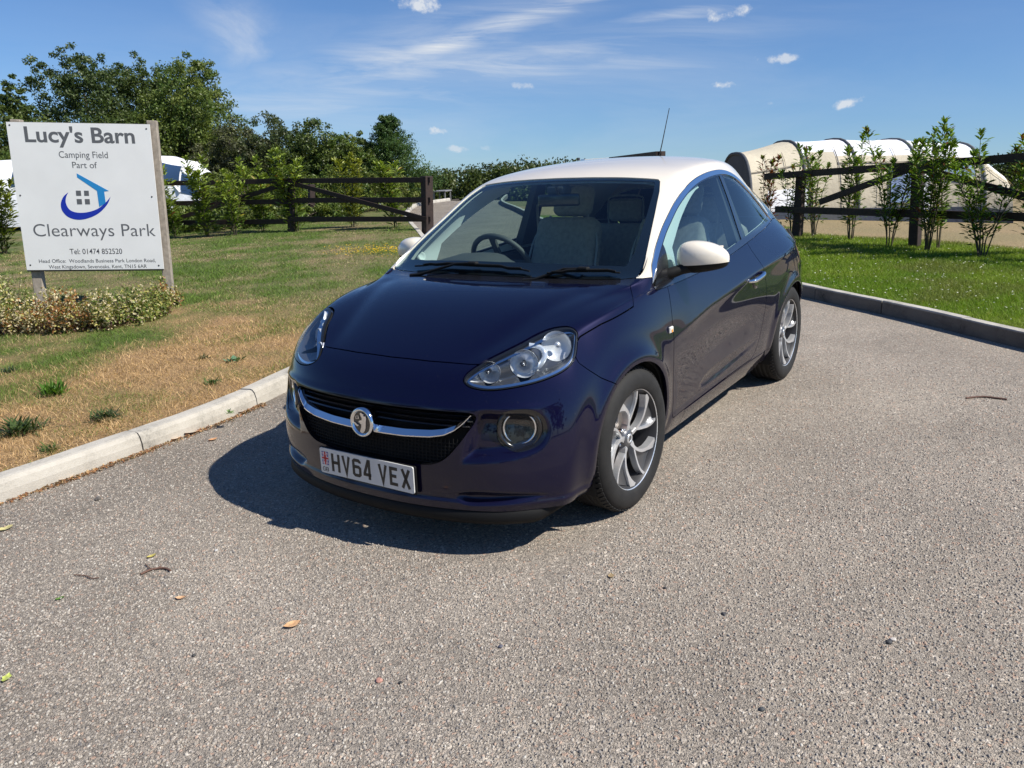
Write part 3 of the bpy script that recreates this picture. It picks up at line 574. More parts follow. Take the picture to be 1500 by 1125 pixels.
# distant hedge and woods: one mass
def hedge(name,pts,n,size,cols,label=None):
    """pts: (u,v_top,t) crest; a belt of foliage clumps"""
    V=[];F=[];C=[];b=0;P=[];Dn=[]
    for i in range(len(pts)-1):
        u0,v0,t0=pts[i];u1,v1,t1=pts[i+1]; k=max(4,int(abs(u1-u0)/5)); 
        for j in range(k):
            s=(j+RNG.random())/k; u=u0+(u1-u0)*s; v=v0+(v1-v0)*s+RNG.normal(0,2.2); t=t0+(t1-t0)*s; top=at_depth(u,v,t); z0=float(terrain_z(top[0],top[1]))-.3; hh=max(.5,top[2]-z0)
            for r_ in range(4): P.append((top[0]+RNG.normal(0,.5*t/60),top[1]+RNG.normal(0,.5*t/60),z0+hh*(.15+.27*r_),t))
    P=np.array(P); m=len(P); k=RNG.integers(0,m,n); rr_=P[k,3]*.0125; g=RNG.normal(0,1,(n,3)); g/=np.linalg.norm(g,axis=1,keepdims=True); Q=P[k,:3]+g*(rr_*RNG.random(n)**.5)[:,None]
    cl=RNG.random((m,1)); CC=(np.array(cols[0])*(1-cl)+np.array(cols[1])*cl)[k]*RNG.uniform(.75,1.3,(n,1)); V,F,CC=leafcloud(Q,RNG.uniform(.7,1.3,n)*size*P[k,3]/60,CC,g*.5,1.,.6); o=mesh_obj(name,V,F,LEAFM); col_attr(o,CC); return tag(o,kind='stuff')
hedge('far_hedge',[(560,262,58),(640,262,58),(665,262,58),(690,259,58),(715,256,57),(770,252,56),(860,250,56),(960,250,58)],26000,.26,((.045,.07,.018),(.085,.105,.030)))
hedge('far_woods',[(600,259,95),(668,257,95),(680,252,92),(700,249,90),(722,248,90),(740,245,88),(765,243,86),(800,244,86),(900,250,90)],16000,.22,((.035,.055,.018),(.075,.085,.030)))
hedge('far_woods',[(1440,262,75),(1475,240,75),(1492,232,75),(1530,228,75),(1600,225,75)],14000,.22,((.03,.05,.015),(.05,.07,.02)))
# ---------------------------------------------------------------- fences
WOODD=simple('dark_stained_timber',(.030,.017,.013),.75,noise=.35,nscale=18,bump=.7,bscale=90)
WOODG=simple('weathered_timber',(.33,.285,.235),.85,noise=.22,nscale=22,bump=.8,bscale=70)
def plank(m_,a,b,w,h): return MB().beam(a,b,w,h,bev=.004)
def fence(label,posts,rails,braces,name='field_fence',group=None):
    """posts: (xyz base, xyz top, size)"""
    root=empty(name,tuple(posts[0][0]),0,label,'fence',group); o=np.array(posts[0][0])
    for a,b,s in posts: MB().beam(np.array(a)-o-[0,0,.12],np.array(b)-o,s,s,up=(0.3,1,0),bev=.006).build('fence_post',WOODD,root)
    for a,b,h in rails: MB().beam(np.array(a)-o,np.array(b)-o,.036,h,bev=.003).build('fence_rail',WOODD,root)
    for a,b,h in braces: MB().beam(np.array(a)-o,np.array(b)-o,.034,h,bev=.003).build('fence_brace',WOODD,root)
    return root
def base_top(ub,vb,zb,ut,vt):
    b=on_z(ub,vb,zb); d=cam_ray(ut,vt); # top: point on that ray closest to the vertical over the base
    t=np.dot((b-CAM_POS)[:2],d[:2])/np.dot(d[:2],d[:2]); return b,CAM_POS+d*t
# left fence
pR=base_top(626,336,.098,625,258); pM=base_top(426,340,.098,426,259); pL=base_top(232,346,.098,230,263)
def mixp(p,q_,f): return np.array(p)*(1-f)+np.array(q_)*f
def along(p,f): return mixp(p[0],p[1],f)
off=-CFh*.075
rails=[];br=[]
for a,b in ((pR,pM),(pM,pL)):
    ex=(along(b,.5)-along(a,.5)); ex/=np.linalg.norm(ex)
    for f0,f1 in ((.93,.93),(.56,.58),(.20,.24)): rails.append((along(a,f0)+off-ex*.10,along(b,f1)+off,.115))
br=[(along(pM,.90)+off*1.7,mixp(along(pR,.22),along(pM,.22),.95) if False else along(pR,.20)+off*1.7,.10),(along(pM,.90)+off*1.7,along(pL,.20)+off*1.7,.10)]
fence('dark brown timber rail fence along the left lawn behind the young laurels',[(pR[0],pR[1],.20),(pM[0],pM[1]-[0,0,.03],.14),(pL[0],pL[1],.14)],rails,br,group=None)
# end post cap detail and the second post standing behind
b2=base_top(456,326,.05,456,270); fence('short dark post with one rail behind the middle of the left fence',[(b2[0],b2[1],.16)],[(along(b2,.55),along(b2,.55)+np.array(CR)*1.6,.09)],[],name='paddock_fence')
# right fence
q1=base_top(1340,362,.098,1346,235); q2=base_top(1168,347,.098,1174,251)
d12=(q1[0]-q2[0]); q3=(q1[0]+d12*1.02,q1[1]+d12*1.02+np.array([0,0,-.0])); q0=(q2[0]-d12*.62,q2[1]-d12*.62)
def rl(u0,v0,u1,v1,k0,k1):
    """rail whose image passes the two points, set on the plane of the posts"""
    n=np.array([FNn[0],FNn[1],0]); P0=q1[0]-n*.07
    r=[]
    for u,v in ((u0,v0),(u1,v1)):
        d=cam_ray(u,v); r.append(CAM_POS+d*(n@(P0-CAM_POS)/(n@d)))
    a,b=np.array(r[0]),np.array(r[1]); return a-(b-a)*k0,b+(b-a)*k1
FNn2=np.array([-(d12[1]),d12[0]]); FNn2/=np.linalg.norm(FNn2); FNn=FNn2 if FNn2@np.array([-1,0])>0 else -FNn2
t_=rl(1120,259,1345,242,.0,1.0); bt=rl(1214,309,1500,318,.38,.4)
d1=rl(1201,296,1339,245,0,0); d2=rl(1345,246,1500,288,0,.35)
f2=fence('dark timber fence with diagonal braces in front of the beige tent',[(q1[0],q1[1],.125),(q2[0],q2[1],.12),(q3[0],q3[1],.125)],[(t_[0],t_[1],.10),(bt[0],bt[1],.10)],[(d1[0]-FNn[0]*0,d1[1],.09),(d2[0],d2[1],.09)])
# taller rail end seen over the roof of the car
r0=at_depth(966,227,15.2); zt=float(terrain_z(r0[0],r0[1])); e0=at_depth(893,233.5,21.5)
fence('dark fence post and rail showing just above the car roof',[((r0[0],r0[1],zt),at_depth(968,221.5,15.2),.13)],[(at_depth(962,226,15.1),e0,.11)],[],name='paddock_fence')
# ---------------------------------------------------------------- young laurels
STEM=simple('green_brown_stem',(.075,.06,.035),.7,noise=.3,nscale=40)
def laurel(base,h,ns,nl,leaf,seed,label,group,cols,spread=.3,deadf=0,dense=1.0,bottom=.12):
    R=np.random.default_rng(seed); root=empty('laurel_shrub',tuple(base),0,label,'shrub',group); st=MB(); P=[];D=[];C=[]
    for s in range(ns):
        a=R.uniform(0,6.283); ls=spread*R.uniform(.25,1); H=h*R.uniform(.72,1) if s else h
        pts=[np.array([math.cos(a)*.03,math.sin(a)*.03,-.03])]
        for k in range(1,7):
            f=k/6; pts.append(np.array([math.cos(a)*(.03+ls*f**1.3)+R.normal(0,.012),math.sin(a)*(.03+ls*f**1.3)+R.normal(0,.012),H*f]))
        sp=spline(pts,False,5); st.tube(sp,np.linspace(.009,.0028,len(sp)),5,False)
        m=int(nl/ns); fs=bottom+(1-bottom)*R.random(m)**.8
        fs=np.concatenate([fs,np.full(7,1.0),np.full(5,.97)])
        for f in fs:
            i=min(len(sp)-1,f*(len(sp)-1)); p=sp[int(i)]; az=R.uniform(0,6.283); el=R.uniform(.25,.95) if f<.95 else R.uniform(.75,1.25)
            side=R.uniform(0,.10)*(1-f*.6)*dense if f<.95 else 0
            d=np.array([math.cos(az)*math.cos(el),math.sin(az)*math.cos(el),math.sin(el)]); P.append(p+d*side*1.6); D.append(d)
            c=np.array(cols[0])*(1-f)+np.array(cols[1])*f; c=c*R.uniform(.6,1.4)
            if R.random()<deadf: c=np.array([.16,.045,.02])*R.uniform(.6,1.3)
            elif R.random()<.03: c=np.array([.26,.22,.03])
            C.append(c)
    P=np.array(P);D=np.array(D);C=np.array(C); n=len(P); L=(leaf*R.uniform(.65,1.15,n))[:,None]; up=np.tile([0,0,1.],(n,1))+R.normal(0,.35,(n,3)); s=np.cross(D,up); s/=np.linalg.norm(s,axis=1,keepdims=True); nn=np.cross(s,D)
    a0=P; a1=P+D*L*.35; a2=P+D*L*.75-nn*L*.10; a3=P+D*L-nn*L*.22; w=L*.15
    V=np.stack([a0,a1+s*w+nn*w*.3,a1,a1-s*w+nn*w*.3,a2+s*w*.85+nn*w*.25,a2,a2-s*w*.85+nn*w*.25,a3],1).reshape(-1,3); i=np.arange(n)[:,None]*8
    T=np.concatenate([i+[0,1,2],i+[0,2,3],i+[1,4,5],i+[1,5,2],i+[2,5,6],i+[2,6,3],i+[4,7,5],i+[5,7,6]])
    o=mesh_obj('leaves',V,T,LEAFM,root); col_attr(o,np.repeat(C,8,0)); o['kind']='stuff'; st.build('stems',STEM,root)['kind']='stuff'; return root
GL='young laurels planted along the left fence'; GRt='young laurels planted along the right fence'
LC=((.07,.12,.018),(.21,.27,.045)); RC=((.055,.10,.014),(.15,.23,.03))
for i,(u,v,vt,ns,nl,sp_,lab,c) in enumerate((
  (258,347,238,6,1092,.50,'young laurel just right of the sign post by the left fence',LC),
  (305,347,232,6,1092,.50,'second young laurel to the right of the sign',LC),
  (386,339,232,6,1118,.45,'young laurel between the two bays of the left fence',LC),
  (436,339,222,6,1118,.42,'taller laurel in front of the middle fence post',LC),
  (517,333,228,5,988,.35,'yellowish young laurel in the right bay of the left fence',((.10,.12,.015),(.24,.26,.04))),
  (580,334,240,5,1040,.34,'young laurel beside the square end post of the left fence',LC),
  (345,345,252,5,676,.45,'small laurel low by the bottom rail of the left fence',LC),
  (8,372,262,7,1352,.6,'broad young laurel at the left edge of the photo behind the sign',((.05,.08,.012),(.17,.20,.03))))):
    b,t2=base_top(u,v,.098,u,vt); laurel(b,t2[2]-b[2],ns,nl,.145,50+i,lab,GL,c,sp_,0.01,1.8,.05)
for i,(u,v,ut,vt,ns,nl,sp_,lab,dead) in enumerate((
  (1122,340,1112,232,5,345,.25,'half dead laurel with red brown leaves beside the car tail',.75),
  (1158,346,1163,216,5,390,.32,'young laurel with a few red leaves left of the first post in the right fence',.12),
  (1192,347,1196,219,7,460,.40,'thin young laurel right of the first post in the right fence',.03),
  (1246,352,1252,199,6,620,.20,'slender bushy laurel standing alone in the middle of the right fence bay',.01),
  (1302,361,1312,190,6,758,.38,'full young laurel just left of the second post of the right fence',.04),
  (1358,368,1356,180,9,900,.48,'tallest young laurel at the second post of the right fence',.03),
  (1376,366,1384,190,3,252,.20,'thin laurel stem right of the second fence post',.05),
  (1438,377,1424,196,8,820,.52,'broad open laurel standing nearest the lawn on the right',.02),
  (1512,372,1486,196,7,600,.5,'laurel cut by the right edge of the photo',.10))):
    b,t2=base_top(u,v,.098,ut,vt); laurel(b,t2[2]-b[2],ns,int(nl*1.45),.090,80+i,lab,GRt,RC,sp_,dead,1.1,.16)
# ---------------------------------------------------------------- sign
SIGNW=simple('sign_panel_white',(.82,.82,.81),.38,0,.35,noise=.03,nscale=3)
TXTG=simple('sign_text_grey',(.115,.12,.13),.5); LOGB=simple('logo_light_blue',(.02,.24,.56),.45); LOGD=simple('logo_dark_blue',(.008,.03,.38),.45); TXTD=simple('sign_text_dark',(.05,.052,.06),.5)
sTL,sTR,sBL,sBR=at_depth(12,182,8.82),at_depth(217,179,9.06),at_depth(38,392,9.24),at_depth(243,397,9.45)
sex=(sTR-sTL+sBR-sBL); SW=np.linalg.norm(sTR-sTL+sBR-sBL)/2; sex/=np.linalg.norm(sex); sey=(sTL-sBL+sTR-sBR); SH=np.linalg.norm(sey)/2; sey-=sex*(sey@sex); sey/=np.linalg.norm(sey); sez=np.cross(sex,sey)
scn=(sTL+sTR+sBL+sBR)/4; sO=scn-sex*SW/2-sey*SH/2
sb=on_z(252,447,.09); sign=empty('information_sign',tuple(sb),0,'white camping field sign board on two weathered timber posts','sign'); SBs=sb.copy()
def rel(p): return np.array(p)-SBs
def sp2(u,v,d=0): return sO+sex*u*SW+sey*(1-v)*SH+sez*d-SBs
board=MB().prism([(0,0),(SW,0),(SW,SH),(0,SH)],rel(sO),sex,sey,.018).build('sign_board',SIGNW,sign)
MB().prism([(-.006,-.02),(SW-.01,-.02),(SW-.01,SH+.004),(-.006,SH+.004)],rel(sO)-sez*.024,sex,sey,.022).build('board_backing',simple('board_backing',(.10,.09,.075),.8),sign)
for (ub,vb,f,top,w) in ((250,446,1.005,.045,.085),(62,447,.05,.03,.105)):
    _d=cam_ray(ub,vb); bs=rel(CAM_POS+_d*(((sO-sez*.078-CAM_POS)@sez)/(_d@sez)));
    tp=rel(sO+sex*(SW*f)+sey*(SH+top)-sez*.078); MB().beam(bs-(tp-bs)*.12,tp,.105,w,up=tuple(sez),bev=.005).build('sign_post',WOODG,sign)
for u,v in ((.022,.02),(.975,.03),(.028,.485),(.965,.49),(.03,.965),(.965,.975)):
    MB().lathe([(.001,.004),(.008,.003),(.010,0)],10,sp2(u,v,.018),sez).build('sign_screw',TXTD,sign)
def text(s,u0,u1,v0,v1,mat,bold=0.,name='sign_lettering',cap=None):
    """text fitted so that its capitals fill v0..v1 and its width u0..u1"""
    cu=bpy.data.curves.new('t','FONT'); cu.body=s; cu.size=1; cu.offset=bold; cu.resolution_u=5; cu.fill_mode='FRONT'; ob=bpy.data.objects.new('t',cu); COL.objects.link(ob)
    bpy.context.view_layer.update(); dg=bpy.context.evaluated_depsgraph_get(); me=bpy.data.meshes.new_from_object(ob.evaluated_get(dg)); n=len(me.vertices); V=np.empty(n*3); me.vertices.foreach_get('co',V); V=V.reshape(-1,3)
    F=[list(p.vertices) for p in me.polygons]; bpy.data.objects.remove(ob); bpy.data.curves.remove(cu)
    x0,x1=V[:,0].min(),V[:,0].max(); ch=.695 if cap is None else cap
    W=[sp2(u0+(x-x0)/(x1-x0)*(u1-u0),v1-(y/ch)*(v1-v0),.0187) for x,y,_ in V]
    # one object for every word
    ext=sorted((min(V[i,0] for i in f),max(V[i,0] for i in f),f) for f in F); groups=[];right=-9
    for a_,b_,f in ext:
        if a_-right>.17 or not groups: groups.append([])
        groups[-1].append(f); right=max(right,b_)
    for g in groups:
        ids=sorted({i for f in g for i in f}); mp={i:k for k,i in enumerate(ids)}; mesh_obj(name,[W[i] for i in ids],[[mp[i] for i in f] for f in g],mat,sign)
text("Lucy's Barn",.115,.885,.028,.127,TXTG,.022)
text("Camping Field",.335,.680,.186,.230,TXTG,.003); text("Part of",.420,.595,.256,.298,TXTG,.003)
text("Clearways Park",.085,.965,.678,.765,TXTG,-.004)
text("Tel: 01474 852520",.325,.705,.852,.890,TXTD,.004)
text("Head Office:  Woodlands Business Park London Road,",.095,.945,.925,.950,TXTD,.003); text("West Kingsdown, Sevenoaks, Kent, TN15 6AR",.16,.875,.966,.991,TXTD,.003)
def cp(x,y):
    """board coordinates of a point of the measuring crop"""
    yy=(y-41)/857.; xl=40+(y-41)*.1261; xr=881+(y-41)*.1032; return ((x-xl)/(xr-xl),yy)
def logo(pts,mat,name):
    uv=[cp(*p) for p in pts]; P=[(u*SW,(1-v)*SH) for u,v in uv]; return MB().prism(P,rel(sO)+sez*.0183,sex,sey,.0012).build(name,mat,sign)
logo([(447,327),(637,428),(609,432),(618,500),(579,522),(566,428),(449,350)],LOGB,'logo_roof')
sw_o=spline([(396,437),(366,465),(352,505),(360,545),(395,582),(450,598),(510,590),(575,560),(625,510),(647,462)],False,5); sw_i=spline([(647,462),(618,495),(570,533),(510,553),(450,556),(405,540),(383,505),(382,470),(396,437)],False,5)
logo([tuple(p) for p in sw_o]+[tuple(p) for p in sw_i[1:-1]],LOGD,'logo_swoosh')
for a in ([(441,427),(470,427),(473,457),(443,457)],[(489,427),(517,427),(519,457),(491,457)],[(445,476),(475,476),(478,507),(448,507)],[(493,476),(522,476),(525,507),(496,507)]): logo(a,TXTG,'logo_window')
# ---------------------------------------------------------------- variegated shrubs at the foot of the sign
def euonymus(u,v,wpx,hpx,label,seed,cols,n=2600):
    b=on_z(u,v,.095); t=(b-CAM_POS)@CAM_F; W=wpx*t/1171.95; H=hpx*t/1171.95; root=empty('variegated_shrub',tuple(b),0,label,'shrub','low variegated shrubs at the foot of the sign')
    P=[];m=46; R=np.random.default_rng(seed); cx=R.uniform(-.5,.5,m)*W; cy=R.uniform(-.28,.28,m); ch=H*R.uniform(.45,1,m)*(1-.5*(np.abs(cx)/W*2)**3)
    k=R.integers(0,m,n); f=R.random(n)**.75; P=np.stack([CR[0]*cx[k]+CFh[0]*cy[k],CR[1]*cx[k]+CFh[1]*cy[k],ch[k]*f],1)+R.normal(0,.022,(n,3))
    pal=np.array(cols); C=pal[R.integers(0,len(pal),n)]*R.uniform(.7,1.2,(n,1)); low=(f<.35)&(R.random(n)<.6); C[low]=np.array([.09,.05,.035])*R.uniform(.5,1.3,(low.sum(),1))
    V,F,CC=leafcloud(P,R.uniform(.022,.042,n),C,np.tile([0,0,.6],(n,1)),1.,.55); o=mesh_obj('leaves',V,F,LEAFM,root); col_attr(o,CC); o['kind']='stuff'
    s=MB()
    for j in range(m): s.tube([(CR[0]*cx[j]*.6,CR[1]*cx[j]*.6,-.03),(CR[0]*cx[j]+CFh[0]*cy[j],CR[1]*cx[j]+CFh[1]*cy[j],ch[j]*.96)],[.004,.002],4,False)
    s.build('stems',STEM,root)['kind']='stuff'
CRM=(.60,.52,.33);YEL=(.42,.38,.12);GRE=(.10,.15,.03);BRN=(.30,.14,.05);LGR=(.22,.26,.07)
for i,(u,v,w,h,lab,c) in enumerate(((8,486,90,92,'tall cream and green shrub at the left edge of the photo below the sign',(CRM,GRE,LGR,YEL)),(62,484,90,60,'dark based cream shrub under the left post of the sign',(CRM,CRM,BRN,YEL)),
   (110,484,70,62,'scorched orange brown and cream shrub under the sign board',(CRM,BRN,BRN,YEL)),(150,480,60,60,'palest cream leaved shrub below the middle of the sign',(CRM,CRM,YEL,GRE)),
   (190,474,60,56,'mixed cream and green shrub right of the palest one',(CRM,GRE,LGR,YEL)),(218,466,44,48,'bright green shrub growing close to the right sign post',(LGR,LGR,GRE,YEL)),(238,453,30,46,'narrow upright cream flecked shrub against the right sign post',(CRM,YEL,GRE,BRN)))): euonymus(u,v,w,h,lab,200+i,c)
# ---------------------------------------------------------------- tunnel tent in the field
def canvas(name,col,rough=.85,trans=.0):
    m=simple(name,col,rough,noise=.07,nscale=3,bump=.35,bscale=12); nt=m.node_tree
    for n in nt.nodes:
        if n.type=='BUMP': n.inputs['Distance'].default_value=.03
    return m
BEIGE=canvas('beige_canvas',(.55,.49,.37)); TWHT=canvas('white_canvas',(.80,.81,.84)); TGRY=canvas('grey_canvas',(.075,.08,.09)); NAVY=canvas('navy_groundsheet',(.045,.055,.085)); WINM=simple('tent_window',(.05,.07,.11),.15,0,.8)
def tent(label,cfg,name='tunnel_tent',cols=None):
    """cfg rows: (u,v_base,t,v_top) arches from left to right; tent runs across the view, depth D"""
    root=None; arches=[]
    for (u,vb,t,vt,ht,hd) in cfg:
        b=at_depth(u,vb,t); top=at_depth(u,vt,t); z0=float(terrain_z(b[0],b[1])) if vb is None else b[2]; arches.append((b[0],b[1],b[2],top[2]-b[2],hd))
    o=np.array(arches[0][:3]); root=empty(name,tuple(o),0,label,'tent'); n=22; rows=[]
    for k,(x,y,z,h,hd) in enumerate(arches):
        r=[]
        for i in range(n+1):
            a=math.pi*i/n; ca,sa=math.cos(a),math.sin(a); dd=-hd*np.sign(ca)*abs(ca)**.7; zz=h*abs(sa)**.75
            r.append(np.array([x,y,z])+CFh*(hd+dd)+np.array([0,0,zz])-o)
        rows.append(r)
    def patch(i0,i1,k0,k1,nm,mat,sag=.035):
        V=[];F=[];m=6
        for a in range(m+1):
            f=a/m
            for i in range(i0,i1+1):
                p=rows[k0][i]*(1-f)+rows[k1][i]*f; c=rows[k0][i0]*0; s_=math.sin(math.pi*f)*sag; mid=(rows[k0][0]+rows[k0][n]+rows[k1][0]+rows[k1][n])/4+np.array([0,0,.6]); d=mid-p; d/=max(np.linalg.norm(d),.1); V.append(p+d*s_)
        w=i1-i0+1; F=[(a*w+i,a*w+i+1,(a+1)*w+i+1,(a+1)*w+i) for a in range(m) for i in range(w-1)]; return MB().add(V,F,True).build(nm,mat,root)
    return root,rows,patch
cfg=[(1100,334,20.3,224,0,1.5),(1180,333,20.6,205,0,1.9),(1256,331,20.8,202,0,1.9),(1345,329,20.8,202,0,1.9),(1440,327,20.6,208,0,1.8),(1482,326,20.4,250,0,1.5)]
root,rows,patch=tent('large beige and white inflatable tunnel tent behind the right fence',cfg)
n=22
for k in range(5):
    up0=6
    patch(0,up0,k,k+1,'wall_panel',BEIGE,.03); patch(up0,15,k,k+1,'roof_panel',BEIGE if k==0 else TWHT,.03); patch(15,n,k,k+1,'rear_panel',BEIGE,.03)
for k in range(5): MB().tube([p+CFh*-.02*0 for p in rows[k]],.045,8).build('air_beam',TGRY if k<3 else simple('beam_grey',(.12,.125,.135),.7),root)
# end wall, door panel, windows, valance
for k,m_ in ((0,TGRY),(5,BEIGE)):
    c=(rows[k][0]+rows[k][n])/2; V=[c]+list(rows[k]); MB().add(V,[(0,i,i+1) for i in range(1,n+1)],False).build('end_wall',m_,root)
def wallquad(k,f0,f1,i0,i1,off,name,mat):
    V=[];F=[];m=max(2,int(math.ceil((i1-i0)/.5)))
    mid0=(rows[k][0]+rows[k][n]+rows[k+1][0]+rows[k+1][n])/4+np.array([0,0,.6]); fs=np.linspace(f0,f1,max(2,int((f1-f0)/.15)+2))
    for i in np.linspace(i0,i1,m+1):
        a=int(i);b_=min(a+1,n);w=i-a
        for f in fs:
            p=(rows[k][a]*(1-w)+rows[k][b_]*w)*(1-f)+(rows[k+1][a]*(1-w)+rows[k+1][b_]*w)*f; d=mid0-p; d/=max(np.linalg.norm(d),.1); V.append(p+d*math.sin(math.pi*f)*.03-d*off)
    q_=len(fs); F=[(i*q_+j,(i+1)*q_+j,(i+1)*q_+j+1,i*q_+j+1) for i in range(m) for j in range(q_-1)]
    MB().add(V,F,True).build(name,mat,root)
wallquad(2,.52,.93,1.2,4.6,.05,'tent_window',simple('silver_window',(.30,.36,.48),.15,.3,.8,noise=.5,nscale=9)); wallquad(3,.30,.85,3.2,5.6,.06,'tent_window',simple('clear_window',(.35,.45,.55),.12,.2,.8)); wallquad(1,.1,.62,.8,6.6,.045,'door_panel',canvas('door_canvas',(.46,.41,.31)))
for k in range(5): wallquad(k,0,1,0,.9,.055,'mud_wall',NAVY if k in(0,2,3) else TGRY)
wallquad(3,.0,.16,0,3.5,.07,'white_flap',TWHT); wallquad(0,.3,1.0,.6,2.6,.05,'white_flap',TWHT)
for (k,u0) in ((5,1500),(4,1530)):
    a=rows[5][8]; MB().tube([a,a+CR*1.7-CFh*.5-np.array([0,0,1.7])],.012,5).build('guy_rope',simple('guy_rope',(.45,.38,.2),.8),root)
SEAM=simple('tent_seam',(.22,.19,.14),.8)
for k in range(5):
    for f in (.33,.66): wallquad(k,f,f+.012,.6,7.5,.035,'tent_seam',SEAM)
    wallquad(k,0,1,4.9,5.05,.03,'tent_seam',SEAM)
for k_,f_ in ((1,.64),(1,.09)): wallquad(k_,f_,f_+.02,.8,6.8,.05,'zip',TGRY)
# dark car boot / small grey tent between the car tail and the beige tent
# ---------------------------------------------------------------- white awning behind the sign, caravans
def loft(name,label,cat,secs,mats,t):
    pass
cfg2=[(-40,333,25.5,236,0,1.6),(120,332,25.8,222,0,1.9),(232,331,26,228,0,1.9),(270,330,26,236,0,1.6),(300,330,26,252,0,1.0)]
root,rows,patch=tent('long white awning with blue windows showing on both sides of the sign',cfg2,'white_awning'); root['category']='awning'
for k in range(4):
    patch(0,8,k,k+1,'wall_panel',TWHT,.01); patch(8,n,k,k+1,'roof_panel',TWHT,.02)
AWN=simple('awning_window',(.03,.06,.12),.12,.0,1)
wallquad(2,.02,.95,4.2,7.6,.03,'awning_window',AWN); wallquad(3,.05,.8,3.0,6.2,.03,'awning_window',AWN); wallquad(0,.4,.98,3.5,7.3,.03,'awning_window',AWN); wallquad(1,.1,.9,3.5,7.3,.03,'awning_window',AWN)
MB().tube([rows[2][7]-CFh*.05,rows[3][3]-CFh*.05],.035,6).build('awning_pole',TWHT,root); MB().tube([rows[3][7]-CFh*.05,rows[4][2]-CFh*.05],.035,6).build('awning_pole',TWHT,root)
c=at_depth(903,229.5,42); zc=float(terrain_z(c[0],c[1])); H=c[2]-zc
cv=empty('caravan',(c[0],c[1],zc),math.atan2(CR[1],CR[0]),'white touring caravan whose roof shows over the car roof','caravan')
MB().prism([(-1.9,.35),(1.8,.35),(2.0,.9),(1.85,H-.25),(1.6,H),(-1.75,H-.04),(-1.95,H-.3),(-2.05,.9)],(0,1.05,0),(1,0,0),(0,0,1),2.1).build('caravan_body',simple('caravan_white',(.75,.77,.80),.4,0,.5),cv)
MB().box((-2.0,0,H-.02),(.12,.5,.14),bev=.02).build('roof_vent',TGRY,cv); MB().box((0,-1.08,H*.62),(1.0,.03,.5),bev=.01).build('caravan_window',AWN,cv)
for x_ in (-.4,.4): MB().lathe([(.001,.08),(.28,.08),(.30,.04),(.30,-.08)],20,(x_,-.95,.30),(0,-1,0)).build('caravan_wheel',RUBBER_ if 'RUBBER_' in globals() else simple('caravan_tyre',(.02,.02,.02),.8),cv)
# grey parked things glimpsed by the far hedge
c=at_depth(648,290,40); bx=empty('garden_table',(c[0],c[1],float(terrain_z(c[0],c[1]))),.4,'small grey slatted table by the far hedge left of the lane','table'); 
MB().box((0,0,.62),(1.2,.7,.05)).build('table_top',simple('grey_wood',(.22,.22,.23),.8),bx)
for a in (-.5,.5):
    for b in (-.28,.28): MB().box((a,b,.3),(.06,.06,.62)).build('leg',bpy.data.materials['grey_wood'],bx)
# dark vehicle tail beyond the laurels, right of the car
c=at_depth(1108,300,16.5)
# ---------------------------------------------------------------- weeds and litter
def weed(u,v,wpx,label,seed,col,n=70,lenf=1.,flat=.35,wf=.10):
    b=on_z(u,v,.1); t=(b-CAM_POS)@CAM_F; r=wpx*t/1171.95/2; R=np.random.default_rng(seed); n=int(n*2.2) if n>20 else n; wf=wf*(.6 if n>40 else 1); a=R.uniform(0,6.283,n); L=r*R.uniform(.25,1.1,n)*lenf; el=R.uniform(.1,flat+.7,n)
    d=np.stack([np.cos(a)*np.cos(el),np.sin(a)*np.cos(el),np.sin(el)],1); s=np.stack([-np.sin(a),np.cos(a),a*0],1); P=np.stack([R.normal(0,r*.30,n),R.normal(0,r*.30,n),a*0],1); w=(L*wf)[:,None]; L=L[:,None]
    V=np.stack([P-s*w*.3,P+s*w*.3,P+d*L*.55+s*w,P+d*L*.55-s*w,P+d*L-[0,0,1]*L*.12],1).reshape(-1,3); i=np.arange(n)[:,None]*5; T=np.concatenate([i+[0,1,2],i+[0,2,3],i+[3,2,4]])
    o=mesh_obj('weed',V,T,LEAFM); o.location=tuple(b-[0,0,.004]); col_attr(o,np.repeat(np.array(col)*R.uniform(.6,1.4,(n,1)),5,0)); tag(o,label,'weed','weeds growing in the dry verge')
weed(78,576,54,'bright green spiky weed in the straw near the kerb',1,(.075,.16,.02),110,1,.6,.09)
weed(343,529,34,'pale blue green broad leaved weed left of the headlight',2,(.10,.19,.11),16,1,.2,.22)
weed(310,562,34,'dark green weed close to the kerb, right of the yellow grass patch',3,(.06,.11,.03),40,1,.3,.1)
weed(155,613,50,'wide dull green weed halfway along the kerb verge',4,(.06,.09,.03),90,1,.3,.08)
weed(32,632,76,'sprawling green weed at the lower left corner of the verge',5,(.055,.085,.025),130,1,.3,.07)
weed(72,660,40,'small weed leaning over the back of the kerb',6,(.07,.12,.03),50,1,.3,.08)
weed(12,545,28,'grey green weed at the left photo edge below the shrubs',7,(.07,.10,.06),50,1,.4,.09)
weed(298,525,24,'small dark weed left of the pale blue green one',8,(.045,.075,.03),34,1,.3,.1)
weed(337,604,18,'light green weed sprouting from the foot of the kerb',9,(.16,.24,.09),14,1,.4,.25)
